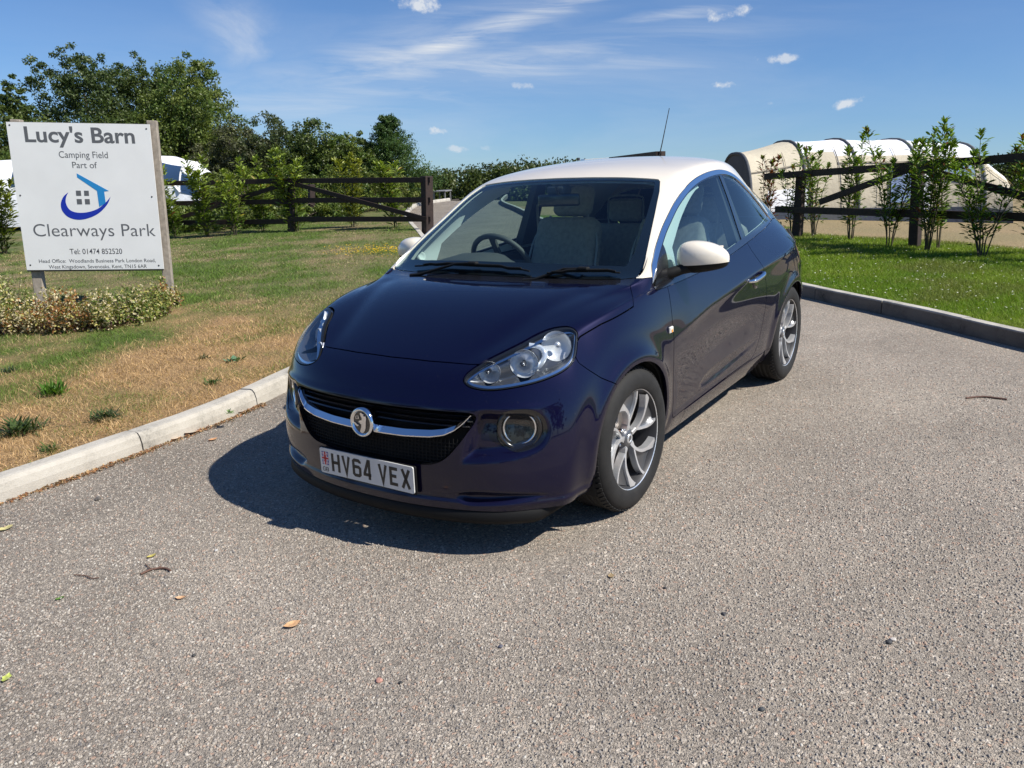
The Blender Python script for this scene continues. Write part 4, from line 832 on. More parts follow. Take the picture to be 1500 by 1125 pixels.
def litter_leaf(u,v,wpx,col,label,seed,z=0.,name='fallen_leaf',curl=.35):
    b=on_z(u,v,z); t=(b-CAM_POS)@CAM_F; L=wpx*t/1171.95; R=np.random.default_rng(seed); V=[];n=9
    for i in range(n):
        f=i/(n-1); w=.30*L*max(0.,math.sin(math.pi*min(f*1.02,1)))**.8*R.uniform(.75,1.2); c=curl*L*(f-.5)**2*1.6
        V+=[(f*L-L/2,-w,c+curl*w*.8+.003),(f*L-L/2,0,c*.7+.002),(f*L-L/2,w,c+curl*w*.7+.003)]
    F=[]
    for i in range(n-1): F+=[(i*3,i*3+1,i*3+4,i*3+3),(i*3+1,i*3+2,i*3+5,i*3+4)]
    m=simple('dead_leaf_%d'%seed,col,.6,noise=.35,nscale=60); o=MB().add(V,F,True).build(name,m); o.location=tuple(b); o.rotation_euler=(0,0,R.uniform(0,6.28)); return tag(o,label,'leaf','fallen leaves on the tarmac')
for a in ((97,702,30,(.62,.36,.12),'large tan leaf lying against the kerb at the left',1),(78,708,18,(.35,.16,.06),'brown leaf beside the large tan one',2),(257,643,26,(.60,.34,.15),'orange tan leaf by the kerb below the joint',3),(283,634,34,(.34,.17,.09),'heap of brown leaves against the kerb',4),(296,629,24,(.28,.13,.07),'dark brown leaf in the kerb gutter',5),
          (352,604,22,(.40,.20,.10),'brown leaf near the light green kerb weed',6),(362,598,24,(.33,.15,.08),'dark leaf at the end of the kerb near the car',7),(312,645,14,(.50,.26,.12),'small orange leaf a step out from the kerb',8),
          (428,917,26,(.55,.33,.17),'curled tan leaf alone on the open tarmac',9),(88,878,13,(.09,.17,.03),'small green leaf lying on the tarmac',10),(10,995,22,(.40,.45,.10),'yellow green leaf at the left edge of the photo',11),(265,877,16,(.55,.33,.18),'small curled tan leaf near the twig',12),
          (8,776,22,(.45,.40,.18),'pale yellow leaf at the left photo edge under the kerb',13),(895,845,14,(.30,.22,.12),'brown stain coloured leaf right of the car shadow',14),(222,816,14,(.42,.36,.10),'yellowish scrap above the twig',15)): litter_leaf(*a)
def debris(n,i0,i1,spread,seed,clusters=()):
    R=np.random.default_rng(seed); f=R.uniform(i0,i1,n); 
    for c,w,m in clusters: f[:m]=R.normal(c,w,m); f=R.permutation(f)
    i=np.clip(f.astype(int),0,len(LK)-2); w=f-i; p=LK[i]*(1-w[:,None])+LK[i+1]*w[:,None]; d=LK[i]-LKo[i]; d/=np.linalg.norm(d,axis=1,keepdims=True); p=p+d*(np.abs(R.normal(0,spread,n))+.004)[:,None]
    P=np.concatenate([p,R.uniform(.002,.010,(n,1))],1); pal=np.array([(.40,.20,.09),(.28,.13,.07),(.50,.34,.18),(.16,.11,.07),(.32,.26,.20)]); C=pal[R.integers(0,5,n)]*R.uniform(.6,1.3,(n,1))
    V,F,CC=leafcloud(P,R.uniform(.006,.022,n),C,np.tile([0,0,1.6],(n,1)),.7,.6); V[:,2]=np.abs(V[:,2])+.001; o=mesh_obj('gutter_debris',V,F,LEAFM); col_attr(o,CC); tag(o,kind='stuff')
debris(2600,36,74,.022,3,((50,1.2,260),(53.5,.9,330),(45,.8,150)))
def twig(pts,r,label,seed):
    P=[on_z(u,v,.006) for u,v in pts]; o=np.array(P[0]); m=MB().tube(spline([p-o for p in P],False,4),r,6); k=m.build('twig',simple('twig_bark_%d'%seed,(.13,.07,.05),.8)); k.location=tuple(o); return tag(k,label,'twig','twigs on the tarmac')
twig([(206,841),(222,834),(240,832),(250,836)],.0045,'dark bent twig on the tarmac left of the car shadow',1); twig([(213,826),(218,831),(226,834),(236,829)],.0022,'thin reddish twig crossing the dark bent one',2)
twig([(108,842),(124,843),(135,847),(145,846)],.0022,'thin brown twig left of the bent one',3); twig([(1415,583),(1440,581),(1475,585)],.006,'thin dark stick lying on the tarmac at the right',4); twig([(0,705),(20,699),(34,692)],.002,'dry stalk along the foot of the kerb at the left edge',5)
def pebble(u,v,px,col,label,seed):
    b=on_z(u,v,0); t=(b-CAM_POS)@CAM_F; r=px*t/1171.95/2*.72; R=np.random.default_rng(seed); bm=bmesh.new(); bmesh.ops.create_icosphere(bm,subdivisions=2,radius=r)
    for v_ in bm.verts: v_.co*=1+R.uniform(-.15,.15); v_.co.z*=.6
    me=bpy.data.meshes.new('pebble'); bm.to_mesh(me); bm.free(); me.materials.append(simple('pebble_%d'%seed,col,.7,noise=.2,nscale=80)); o=bpy.data.objects.new('pebble',me); link(o); o.location=(b[0],b[1],r*.4); tag(o,label,'pebble','loose pebbles on the tarmac')
for a in ((317,807,7,(.55,.54,.52),'small white pebble left of the car shadow',1),(1116,1040,12,(.06,.065,.07),'dark blue grey pebble at the bottom right',2),(1302,942,13,(.05,.05,.052),'black pebble with a pale one behind it on the right',3),(1308,938,12,(.5,.46,.42),'pale pebble touching the black one',4),(587,1001,9,(.04,.04,.04),'black pebble in the middle foreground',5),(974,862,7,(.04,.04,.045),'black pebble below the front wheel',6),(733,948,10,(.10,.10,.13),'slate grey pebble in the centre foreground',7),(284,961,9,(.05,.05,.05),'black pebble in the left foreground',8),(556,998,14,(.42,.22,.17),'reddish stone left of the black middle pebble',9),(144,732,12,(.10,.09,.08),'dark crumb of tarmac below the kerb joint',10),(1060,900,9,(.05,.05,.055),'dark pebble right of centre on the open tarmac',11)): pebble(*a)
# ---------------------------------------------------------------- loose chippings that stand proud of the tarmac
n=60000; x=RNG.uniform(-3,3.4,n*3); y=RNG.uniform(-2,4.5,n*3); ok,t=in_view(x,y,0,30); ok&=(t<6.5)&(RNG.random(n*3)<np.clip((3.0/t)**2.2,.03,1)); ok&=~((np.abs(y)<.86)&(x<.80)); x,y,t=x[ok],y[ok],t[ok]; n=len(x)
r=RNG.uniform(.0025,.0062,n); a=RNG.uniform(0,6.283,n); k=5; ang=a[:,None]+np.arange(k)*2*math.pi/k+RNG.uniform(-.35,.35,(n,k)); rr_=r[:,None]*RNG.uniform(.65,1.25,(n,k)); el=RNG.uniform(.55,1,n)[:,None]
bx_=x[:,None]+np.cos(ang)*rr_; by_=y[:,None]+np.sin(ang)*rr_*el; ztop=RNG.uniform(.0018,.0048,n)
base=np.stack([bx_,by_,np.full_like(bx_,-.001)],-1); top=np.stack([x[:,None]+(bx_-x[:,None])*.72+RNG.uniform(-.001,.001,(n,1)),y[:,None]+(by_-y[:,None])*.72,np.tile(ztop[:,None],(1,k))+RNG.uniform(-.0008,.0008,(n,k))],-1)
V=np.concatenate([base,top],1).reshape(-1,3); i=np.arange(n)[:,None]*2*k; T=[]
for j in range(k): j2=(j+1)%k; T+= [i+[j,j2,k+j2],i+[j,k+j2,k+j]]
T+=[i+[k,k+1,k+2],i+[k,k+2,k+3],i+[k,k+3,k+4]]; T=np.concatenate(T)
pal=np.array([(.32,.285,.25),(.36,.325,.28),(.27,.245,.22),(.40,.36,.31),(.38,.28,.22),(.48,.45,.40),(.16,.15,.145),(.33,.295,.255)]); C=pal[RNG.choice(8,n,p=[.2,.2,.17,.13,.09,.05,.06,.10])]*RNG.uniform(.85,1.1,(n,1))
o=mesh_obj('stone_chippings',V,T,mat_attr('chipping',.8,200,.15,0)); col_attr(o,np.repeat(C,2*k,0)); tag(o,kind='stuff')
# ---------------------------------------------------------------- trees on the far side of the car park, behind the camera
TLB=('beyond the left end of the verge','behind the photographer on the left','straight behind the photographer','behind the photographer on the right','at the far right of the car park','far along the left verge','beside the right kerb end')
for i,(x_,y_,h_,w_) in enumerate(((24,-14,9,8),(29,-6,8,8),(31,3,10,9),(27,12,8,8),(20,19,9,8),(17,-20,8,8),(10,24,8,8))):
    L=[]
    for a_,dz,r_ in rnd: L+=[(a_*w_,a_*w_*.3,dz*h_,w_*r_,w_*r_,h_*r_*.8),(-a_*w_*.4,a_*w_,dz*h_,w_*r_,w_*r_,h_*r_*.8)]
    tree('broadleaf_tree',(x_,y_,0.09),h_,L,7000,.30,G_DK,'broad dark tree edging the car park, '+TLB[i],'trees round the open side of the car park')
# ---------------------------------------------------------------- car body surface
NXS=12
SX=[-2.80,-2.62,-2.31,-1.95,-1.6,-1.2,-.9,-.65,-.45,-.27,-.08,.10]
K=[ # rows k0..k5 : (y list, z list)
 ([.66,.72,.755,.765,.765,.765,.765,.765,.765,.765,.765,.765],[.24,.22,.20,.19,.185,.185,.185,.185,.185,.19,.19,.195]),
 ([.715,.775,.825,.815,.805,.80,.80,.80,.805,.815,.825,.825],[.31,.30,.29,.285,.28,.28,.28,.28,.28,.28,.28,.28]),
 ([.745,.81,.855,.838,.822,.814,.812,.815,.822,.84,.853,.845],[.44,.44,.44,.44,.44,.44,.44,.44,.44,.44,.44,.44]),
 ([.76,.825,.865,.855,.842,.834,.83,.83,.835,.847,.855,.845],[.62,.63,.64,.63,.62,.61,.61,.61,.61,.61,.61,.61]),
 ([.70,.785,.833,.840,.836,.83,.826,.824,.824,.826,.826,.81],[.83,.845,.85,.83,.81,.79,.78,.775,.77,.765,.76,.745]),
 ([.565,.635,.702,.748,.768,.778,.785,.788,.788,.788,.783,.768],[1.0,1.03,1.03,1.005,.975,.942,.922,.91,.902,.895,.882,.858]),
]
CORN=[(.44,.775,.20),(.435,.80,.27),(.40,.815,.42),(.35,.812,.585),(.295,.772,.725),(.245,.735,.812)]
# top lines j1..j7 per station (x,y,z)
T=[
 [(-2.79,.55,1.03),(-2.765,.515,1.10),(-2.73,.44,1.175),(-2.70,.395,1.23),(-2.68,.345,1.265),(-2.665,.22,1.30),(-2.66,0,1.305)],
 [(-2.62,.62,1.055),(-2.61,.575,1.11),(-2.60,.505,1.185),(-2.59,.435,1.25),(-2.585,.375,1.29),(-2.58,.23,1.335),(-2.58,0,1.345)],
 [(-2.31,.685,1.05),(-2.31,.645,1.11),(-2.31,.58,1.20),(-2.31,.50,1.292),(-2.31,.445,1.342),(-2.31,.26,1.393),(-2.31,0,1.405)],
 [(-1.95,.735,1.035),(-1.95,.693,1.14),(-1.95,.637,1.265),(-1.95,.568,1.372),(-1.95,.50,1.415),(-1.95,.28,1.453),(-1.95,0,1.462)],
 [(-1.6,.748,1.015),(-1.6,.706,1.135),(-1.6,.655,1.275),(-1.6,.60,1.40),(-1.6,.54,1.442),(-1.6,.29,1.47),(-1.6,0,1.477)],
 [(-1.2,.757,.985),(-1.2,.722,1.10),(-1.2,.675,1.235),(-1.2,.612,1.37),(-1.2,.55,1.416),(-1.2,.29,1.446),(-1.2,0,1.454)],
 [(-.9,.764,.965),(-.9,.737,1.06),(-.9,.692,1.19),(-.9,.625,1.32),(-.905,.565,1.362),(-.865,.30,1.386),(-.85,0,1.392)],
 [(-.65,.769,.95),(-.65,.75,1.02),(-.65,.718,1.105),(-.65,.668,1.18),(-.65,.622,1.216),(-.575,.33,1.235),(-.55,0,1.24)],
 [(-.45,.773,.935),(-.45,.762,.98),(-.45,.743,1.03),(-.45,.708,1.072),(-.45,.672,1.09),(-.36,.36,1.105),(-.34,0,1.108)],
 [(-.27,.777,.91),(-.27,.77,.925),(-.27,.76,.943),(-.27,.745,.96),(-.27,.715,.968),(-.17,.38,.964),(-.14,0,.962)],
 [(-.08,.765,.897),(-.08,.742,.908),(-.08,.715,.914),(-.07,.675,.920),(-.06,.61,.934),(.0,.33,.944),(.02,0,.944)],
 [(.11,.745,.872),(.125,.715,.880),(.145,.675,.884),(.17,.625,.884),(.20,.55,.880),(.28,.31,.868),(.30,0,.864)],
]
# leading edge j1..j7
LE=[(.285,.715,.824),(.335,.675,.822),(.40,.61,.805),(.455,.525,.783),(.505,.40,.76),(.555,.21,.742),(.575,0,.735)]
FC=[ # front rows k0..k4 , columns j1..j7
 [(.52,.745,.20),(.59,.68,.20),(.66,.595,.20),(.71,.49,.20),(.748,.36,.20),(.778,.19,.20),(.785,0,.20)],
 [(.525,.765,.27),(.595,.70,.27),(.662,.61,.27),(.71,.50,.27),(.748,.37,.27),(.778,.19,.27),(.785,0,.27)],
 [(.495,.78,.42),(.572,.715,.42),(.645,.625,.42),(.70,.515,.42),(.74,.375,.42),(.769,.195,.42),(.775,0,.42)],
 [(.45,.775,.585),(.53,.71,.585),(.607,.62,.583),(.665,.51,.58),(.708,.375,.577),(.733,.19,.575),(.74,0,.575)],
 [(.38,.752,.735),(.455,.70,.73),(.53,.615,.715),(.585,.51,.70),(.628,.38,.685),(.66,.20,.67),(.668,0,.665)],
]
def tail_grid():
    # rear cap rows k0..k4, columns j1..j7
    xs=[(-2.83,-2.855,-2.875,-2.885,-2.89,-2.90,-2.90),(-2.84,-2.865,-2.885,-2.90,-2.905,-2.91,-2.91),
        (-2.84,-2.87,-2.89,-2.90,-2.905,-2.91,-2.91),(-2.83,-2.85,-2.865,-2.875,-2.885,-2.895,-2.90),(-2.80,-2.82,-2.84,-2.845,-2.855,-2.865,-2.87)]
    zs=[.24,.32,.46,.66,.90]; ks=[.66,.715,.745,.76,.74]; fr=[.93,.84,.74,.62,.5,.27,0]
    return [[(xs[k][j],ks[k]*fr[j],zs[k]+(0 if k<4 else .04*(6-j)/6*0+.02*j)) for j in range(7)] for k in range(5)]
def body_cage():
    V={}
    for i in range(NXS):
        for k in range(6): V[('s',i,k)]=(SX[i],K[k][0][i],K[k][1][i])
        for j in range(1,8): V[('t',i,j)]=T[i][j-1]
    for k in range(6): V[('s',NXS,k)]=CORN[k]
    for j in range(1,8): V[('t',NXS,j)]=LE[j-1]
    for k in range(5):
        for j in range(1,8): V[('f',k,j)]=FC[k][j-1]
    TG=tail_grid()
    for k in range(5):
        for j in range(1,8): V[('r',k,j)]=TG[k][j-1]
    def S(i,k): return ('s',i,k)
    def Tt(i,j): return ('s',i,5) if j==0 else ('t',i,j)
    def Fr(k,j):
        if j==0: return ('s',NXS,k)
        return Tt(NXS,j) if k==5 else ('f',k,j)
    def Re(k,j):
        if j==0: return ('s',0,k)
        return Tt(0,j) if k==5 else ('r',k,j)
    quads=[]
    for i in range(NXS):
        for k in range(5): quads.append((S(i,k),S(i,k+1),S(i+1,k+1),S(i+1,k)))
        for j in range(7): quads.append((Tt(i,j),Tt(i,j+1),Tt(i+1,j+1),Tt(i+1,j)))
    for k in range(5):
        for j in range(7):
            quads.append((Fr(k,j),Fr(k+1,j),Fr(k+1,j+1),Fr(k,j+1)))
            quads.append((Re(k,j),Re(k,j+1),Re(k+1,j+1),Re(k+1,j)))
    # mirror
    keys=list(V); idx={k:n for n,k in enumerate(keys)}
    P=[V[k] for k in keys]; mir={}
    for k in keys:
        x,y,z=V[k]
        if abs(y)<1e-9: mir[k]=idx[k]
        else: mir[k]=len(P); P.append((x,-y,z))
    F=[[idx[q] for q in f] for f in quads]+[[mir[q] for q in reversed(f)] for f in quads]
    return np.array(P,float),np.array(F,int)
def catmull(P,F):
    nv=len(P); nf=len(F)
    fp=P[F].mean(1)
    E=np.stack([F,np.roll(F,-1,1)],-1).reshape(-1,2); Es=np.sort(E,1)
    key=Es[:,0].astype(np.int64)*nv+Es[:,1]
    uk,inv,cnt=np.unique(key,return_inverse=True,return_counts=True)
    inv=inv.ravel(); ne=len(uk); ev=np.stack([uk//nv,uk%nv],1)
    fidx=np.repeat(np.arange(nf),4)
    efs=np.zeros((ne,3)); np.add.at(efs,inv,fp[fidx])
    mid=P[ev].mean(1); bnd=cnt==1
    ep=(P[ev].sum(1)+efs)/4.; ep[bnd]=mid[bnd]
    # vertices
    fs=np.zeros((nv,3)); fc=np.zeros(nv); np.add.at(fs,F.ravel(),fp[np.repeat(np.arange(nf),4)]); np.add.at(fc,F.ravel(),1)
    es=np.zeros((nv,3)); ec=np.zeros(nv)
    for c in (0,1): np.add.at(es,ev[:,c],mid); np.add.at(ec,ev[:,c],1)
    n=fc[:,None]; Q=fs/n; R=es/ec[:,None]
    NP=(Q+2*R+(n-3)*P)/n
    bv=np.zeros(nv,bool); bs=np.zeros((nv,3))
    for c in (0,1):
        np.add.at(bs,ev[bnd][:,c],P[ev[bnd][:,1-c]]); bv[ev[bnd][:,c]]=True
    NP[bv]=(P[bv]*6+bs[bv])/8
    out=np.concatenate([NP,fp,ep])
    e=inv.reshape(nf,4); f=nv+np.arange(nf); eo=nv+nf
    q=[]
    for a in range(4):
        q.append(np.stack([F[:,a],eo+e[:,a],f,eo+e[:,(a-1)%4]],1))
    return out,np.concatenate(q)
def subdivide(P,F,n):
    for _ in range(n): P,F=catmull(P,F)
    return P,F
def body_surface(levels=4,fit=2,damp=.8):
    P0,F0=body_cage(); P=P0.copy()
    for _ in range(fit):
        Q,_f=subdivide(P,F0,3)
        P=P+damp*(P0-Q[:len(P0)])
        P[np.abs(P0[:,1])<1e-9,1]=0
    return subdivide(P,F0,levels)
# ---------------------------------------------------------------- car materials
def mat_paint():
    m,nt,b=new_mat('navy_pearl_paint'); N=nt.nodes.new;L=nt.links.new
    b.inputs['Metallic'].default_value=.35; b.inputs['Roughness'].default_value=.42
    b.inputs['Coat Weight'].default_value=1; b.inputs['Coat Roughness'].default_value=.015; b.inputs['Coat IOR'].default_value=1.48; b.inputs['Specular IOR Level'].default_value=.08
    tc=N('ShaderNodeTexCoord'); v=N('ShaderNodeTexVoronoi'); v.inputs['Scale'].default_value=1500; L(tc.outputs['Object'],v.inputs[0])
    lw=N('ShaderNodeLayerWeight'); lw.inputs[0].default_value=.35
    mx=N('ShaderNodeMix'); mx.data_type='RGBA'; mx.inputs[6].default_value=(.0028,.0023,.023,1); mx.inputs[7].default_value=(.0015,.0015,.009,1); L(lw.outputs['Facing'],mx.inputs[0])
    mr=N('ShaderNodeMapRange'); mr.inputs['To Min'].default_value=.75; mr.inputs['To Max'].default_value=1.35; L(v.outputs['Distance'],mr.inputs[0])
    sc=N('ShaderNodeVectorMath'); sc.operation='SCALE'; L(mx.outputs[2],sc.inputs[0]); L(mr.outputs[0],sc.inputs['Scale'])
    # road dust clinging low on the panels and smears of dried water
    sx=N('ShaderNodeSeparateXYZ'); L(tc.outputs['Object'],sx.inputs[0])
    n1=N('ShaderNodeTexNoise'); n1.inputs['Scale'].default_value=9; n1.inputs['Detail'].default_value=7; n1.inputs['Roughness'].default_value=.7; L(tc.outputs['Object'],n1.inputs[0])
    n2=N('ShaderNodeTexNoise'); n2.inputs['Scale'].default_value=160; n2.inputs['Detail'].default_value=2; L(tc.outputs['Object'],n2.inputs[0])
    h=N('ShaderNodeMapRange'); h.inputs['From Min'].default_value=.55; h.inputs['From Max'].default_value=.18; h.inputs['To Min'].default_value=.0; h.inputs['To Max'].default_value=.03; L(sx.outputs[2],h.inputs[0])
    d=N('ShaderNodeMath'); d.operation='MULTIPLY'; L(n1.outputs[0],d.inputs[0]); L(h.outputs[0],d.inputs[1])
    sp=N('ShaderNodeMapRange'); sp.inputs['From Min'].default_value=.70; sp.inputs['From Max'].default_value=.78; sp.inputs['To Max'].default_value=.15; L(n2.outputs[0],sp.inputs[0])
    ad=N('ShaderNodeMath'); ad.operation='ADD'; ad.use_clamp=True; L(d.outputs[0],ad.inputs[0]); L(sp.outputs[0],ad.inputs[1])
    dm=N('ShaderNodeMix'); dm.data_type='RGBA'; dm.inputs[7].default_value=(.22,.19,.16,1); L(ad.outputs[0],dm.inputs[0]); L(sc.outputs[0],dm.inputs[6]); L(dm.outputs[2],b.inputs['Base Color'])
    cr=N('ShaderNodeMapRange'); cr.inputs['From Min'].default_value=.4; cr.inputs['From Max'].default_value=.75; cr.inputs['To Min'].default_value=.0; cr.inputs['To Max'].default_value=.018; L(n1.outputs[0],cr.inputs[0])
    ca=N('ShaderNodeMath'); ca.operation='ADD'; L(cr.outputs[0],ca.inputs[0]); ad2=N('ShaderNodeMath'); ad2.operation='MULTIPLY'; ad2.inputs[1].default_value=.12; L(ad.outputs[0],ad2.inputs[0]); L(ad2.outputs[0],ca.inputs[1]); L(ca.outputs[0],b.inputs['Coat Roughness'])
    return m
PAINT=mat_paint()
WHITE=simple('cream_white_paint',(.80,.73,.61),.35,0,.9,noise=.03,nscale=4,coat_rough=.04)
GLOSSBLK=simple('gloss_black_trim',(.008,.008,.01),.25,0,1)
BLK=simple('black_plastic',(.006,.006,.006),.65,spec=.25,bump=.3,bscale=600)
DARK=simple('dark_liner',(.006,.006,.006),.9)
CHROME=simple('chrome',(.82,.83,.85),.06,1)
SATIN=simple('satin_alloy',(.78,.79,.80),.32,.7,.5,noise=.06,nscale=30)
GREYALLOY=simple('grey_alloy_paint',(.12,.122,.13),.38,.5,.6,noise=.12,nscale=30)
WEBM=simple('spoke_face_paint',(.15,.155,.165),.33,.7,.5,noise=.1,nscale=25)
BARRELM=simple('wheel_barrel',(.05,.05,.053),.5,.4)
RUBBER=simple('tyre_rubber',(.010,.0095,.009),.78,noise=.35,nscale=25,bump=.4,bscale=300)
WSGLASS=glass('windscreen_glass',(.76,.90,.87),1.0)
SIDEGLASS=glass('side_window_glass',(.56,.69,.68),1.15)
LENS=glass('clear_lens',(.93,.95,.96),1.0)
PILM=simple('pillar_trim_plastic',(.82,.83,.81),.6)
HEADL=simple('headliner_cloth',(.66,.67,.65),.9,bump=.2)
TRIMG=simple('dash_plastic',(.055,.056,.058),.6,bump=.4,bscale=500)
SEATM=simple('seat_cloth',(.40,.37,.33),.9,bump=.5,bscale=400,noise=.15,nscale=40)
SEATL=simple('seat_piping_vinyl',(.42,.43,.43),.5)
REFL=simple('lamp_reflector',(.84,.86,.89),.22,.55)
INDM=simple('indicator_bowl',(.70,.72,.74),.35,.45,.5,bump=.4,bscale=70)
LAMPB=simple('lamp_housing',(.15,.155,.165),.22,.7,bump=.2,bscale=25)
REDL=simple('red_lens',(.35,.005,.004),.1,0,1)
AMBER=simple('amber_bulb',(.85,.32,.03),.25,0,.5)
# ---------------------------------------------------------------- body surface with creases
def sq(a,w): return np.exp(-(a/w)**2)
def smooth01(t): t=np.clip(t,0,1); return t*t*(3-2*t)
S2=1/math.sqrt(2)
def lampmap(P): return np.stack([(np.abs(P[:,1])-P[:,0])*S2,P[:,2]],1)
class mapped:
    def __init__(s,poly,mp): s.f=poly_sdf(poly,(0,1)); s.mp=mp
    def __call__(s,P):
        q=s.mp(P); return s.f(np.concatenate([q,np.zeros((len(q),1))],1))
LAMP3=[(.619,.403,.69),(.590,.408,.713),(.538,.443,.743),(.470,.499,.776),(.420,.545,.800),(.355,.58,.825),(.300,.616,.842),(.27,.673,.847),(.275,.713,.831),(.298,.728,.804),(.357,.749,.747),(.42,.74,.713),(.501,.687,.685),(.568,.611,.668),(.614,.529,.658),(.632,.466,.662),(.632,.425,.673)]
LAMPP=spline([((y-x)*S2,z) for x,y,z in LAMP3],True,5)
f_lamp0=mapped(LAMPP,lampmap)
def f_lamp(P): return np.minimum(f_lamp0(P),P[:,0]-.15)
FOGP=spline([(.49,.574),(.575,.588),(.675,.580),(.722,.545),(.735,.49),(.712,.44),(.64,.411),(.555,.398),(.47,.392),(.445,.40)],True,4)
def yz(P): return np.stack([np.abs(P[:,1]),P[:,2]],1)
f_fogrec=mapped(FOGP,yz)
f_vent=mapped(spline([(.42,.262),(.50,.278),(.64,.272),(.735,.255),(.64,.235),(.52,.222),(.45,.225)],True,4),yz)
BLADEP=spline([(-.82,.348),(-.95,.385),(-1.2,.40),(-1.45,.405),(-1.66,.40),(-1.60,.375),(-1.3,.345),(-1.0,.325),(-.85,.325)],True,4)
f_blade=poly_sdf(BLADEP,(0,2))
def crease(P,N):
    x,y,z=P[:,0],P[:,1],P[:,2]; ay=np.abs(y); D=np.zeros(len(P))
    side=smooth01((ay-.55)/.12)*smooth01(1-(z-.97)/.05)
    # character line from the wing to the tail
    zc=np.interp(x,[-2.75,-2.3,-1.6,-.84,-.37,0,.2],[.90,.86,.815,.742,.668,.61,.58])
    d=z-zc; up=np.sqrt(np.maximum(d,0)**2+1e-5); dn=np.sqrt(np.maximum(-d,0)**2+1e-5)
    fade=smooth01((-.30-x)/.35)*smooth01((x+2.75)/.3)
    D+=side*fade*.016*np.exp(-up/.075)*np.exp(-dn/.028)
    # hollow in the lower door
    D-=side*.014*sq((x+1.15),.42)*sq(z-.52,.085)
    # blade groove
    b=f_blade(P); D-=side*.008*smooth01((b+.003)/.012)*np.clip((.412-z)/.06,.0,1)
    D+=side*.006*smooth01((.30-z)/.03)*smooth01((-.40-x)/.05)*smooth01((x+1.9)/.05)
    # wheel arch lips
    for cx in (0,-2.311):
        r=np.hypot(x-cx,z-.315); D+=side*.008*sq(r-.358,.026)
        D-=side*.003*sq(r-.43,.04)
    # fog lamp recess, lower vents
    front=smooth01((x-.3)/.1)
    D-=front*.040*smooth01((f_fogrec(P)+.002)/.045)
    D-=front*.022*smooth01((f_vent(P)+.002)/.025)
    # lip over the grille
    D+=front*.006*sq(z-.592,.014)*smooth01((.75-ay)/.1)
    # chin step
    D+=front*.008*smooth01((.245-z)/.02)
    # bonnet: soft raised spine lines running back from the lamps
    top=smooth01((x+.12)/.1)*smooth01((.62-x)/.2)*smooth01((z-.70)/.05)
    D-=top*.005*sq(ay-np.interp(x,[-.1,.6],[.60,.36]),.06)
    return P+N*D[:,None]
Pq,Fq=body_surface(); TQ=quads_to_tris(Fq)
NQ=vnormals(Pq,TQ)
if NQ[np.argmax(Pq[:,2])][2]<0: TQ=TQ[:,::-1].copy(); NQ=-NQ
BASE=Surf(Pq,NQ,TQ)
P2=crease(Pq,NQ); BODY=Surf(P2,vnormals(P2,TQ),TQ)
def side_of(s): return lambda P: P[:,1]*s
def topview(poly):
    return mapped(poly,lambda P:np.stack([P[:,0],P[:,1]],1))
def arch(cx,r=.337): return lambda P: np.minimum(r-np.hypot(P[:,0]-cx,P[:,2]-.315),np.abs(P[:,1])-.35)
f_arches=f_or(arch(0),arch(-2.311))
_ws=[(-.145,0),(-.150,.18),(-.165,.36),(-.195,.52),(-.232,.65),(-.258,.700),(-.270,.722),(-.305,.723),(-.45,.685),(-.65,.630),(-.80,.587),(-.885,.553),(-.903,.535),(-.885,.42),(-.862,.25),(-.852,.10)]
WSP=_ws+[(x,-y) for x,y in _ws[::-1] if y>0]
f_ws=f_and(topview(WSP),lambda P:P[:,2]-.90)
ARC=spline([(-.305,.935),(-.386,1.026),(-.548,1.121),(-.685,1.190),(-.86,1.268),(-1.083,1.335),(-1.306,1.372),(-1.532,1.385),(-1.70,1.373),(-1.85,1.338),(-1.98,1.285),(-2.10,1.235),(-2.21,1.18),(-2.29,1.118),(-2.35,1.050)],False,5)
BELTL=[(-2.35,1.043),(-1.83,.998),(-1.324,.945),(-.974,.918),(-.6,.907),(-.40,.903),(-.312,.905)]
DLOP=np.concatenate([ARC,BELTL])
side_only=lambda P:np.abs(P[:,1])-.52
f_dlo=f_and(poly_sdf(DLOP),side_only)
f_dlo_ext=f_and(poly_sdf(np.concatenate([ARC,[(-2.5,.7),(-.2,.7)]])),side_only)
f_cgl=poly_sdf([(-2.36,1.065),(-2.385,1.13),(-2.44,1.19),(-2.53,1.235),(-2.62,1.25),(-3.0,1.25),(-3.0,1.02),(-2.36,1.045)])
def f_white(P):
    zb=np.interp(P[:,0],[-3,-2.3,-2.2,-.40,-.30,-.22],[1.3,1.06,1.045,.955,.962,.965])
    return np.minimum.reduce([P[:,2]-zb,-.246-P[:,0],np.where(P[:,0]>-.315,np.abs(P[:,1])-.714,.05)])
def xs_front(P): return np.interp(np.abs(P[:,1]),[0,.2,.40,.5],[.580,.574,.556,.54])-P[:,0]
def f_bonnet(P):
    x,y,z=P.T; ay=np.abs(y)
    zs=np.interp(x,[-.30,-.07,.154,.28,.34,.45,.54,.60],[.90,.872,.841,.812,.780,.738,.715,.70])
    xr=np.interp(ay,[0,.2,.4,.6,.68,.72,.76,.79],[-.085,-.09,-.11,-.15,-.175,-.19,-.13,-.075])
    return np.minimum.reduce([xs_front(P)*.9,(z-zs)*.9,x-xr])
def ay_(y): return np.abs(y)
def f_fender(P):
    x,y,z=P.T
    seam=(z-np.interp(x,[.187,.26,.312,.346,.40],[.607,.650,.690,.722,.80]))*.8
    seam=np.where(x<.187,.05,seam)
    return np.minimum.reduce([seam,x+.62,.352-x,np.maximum(ay_(y)-.715,(.80-z))])
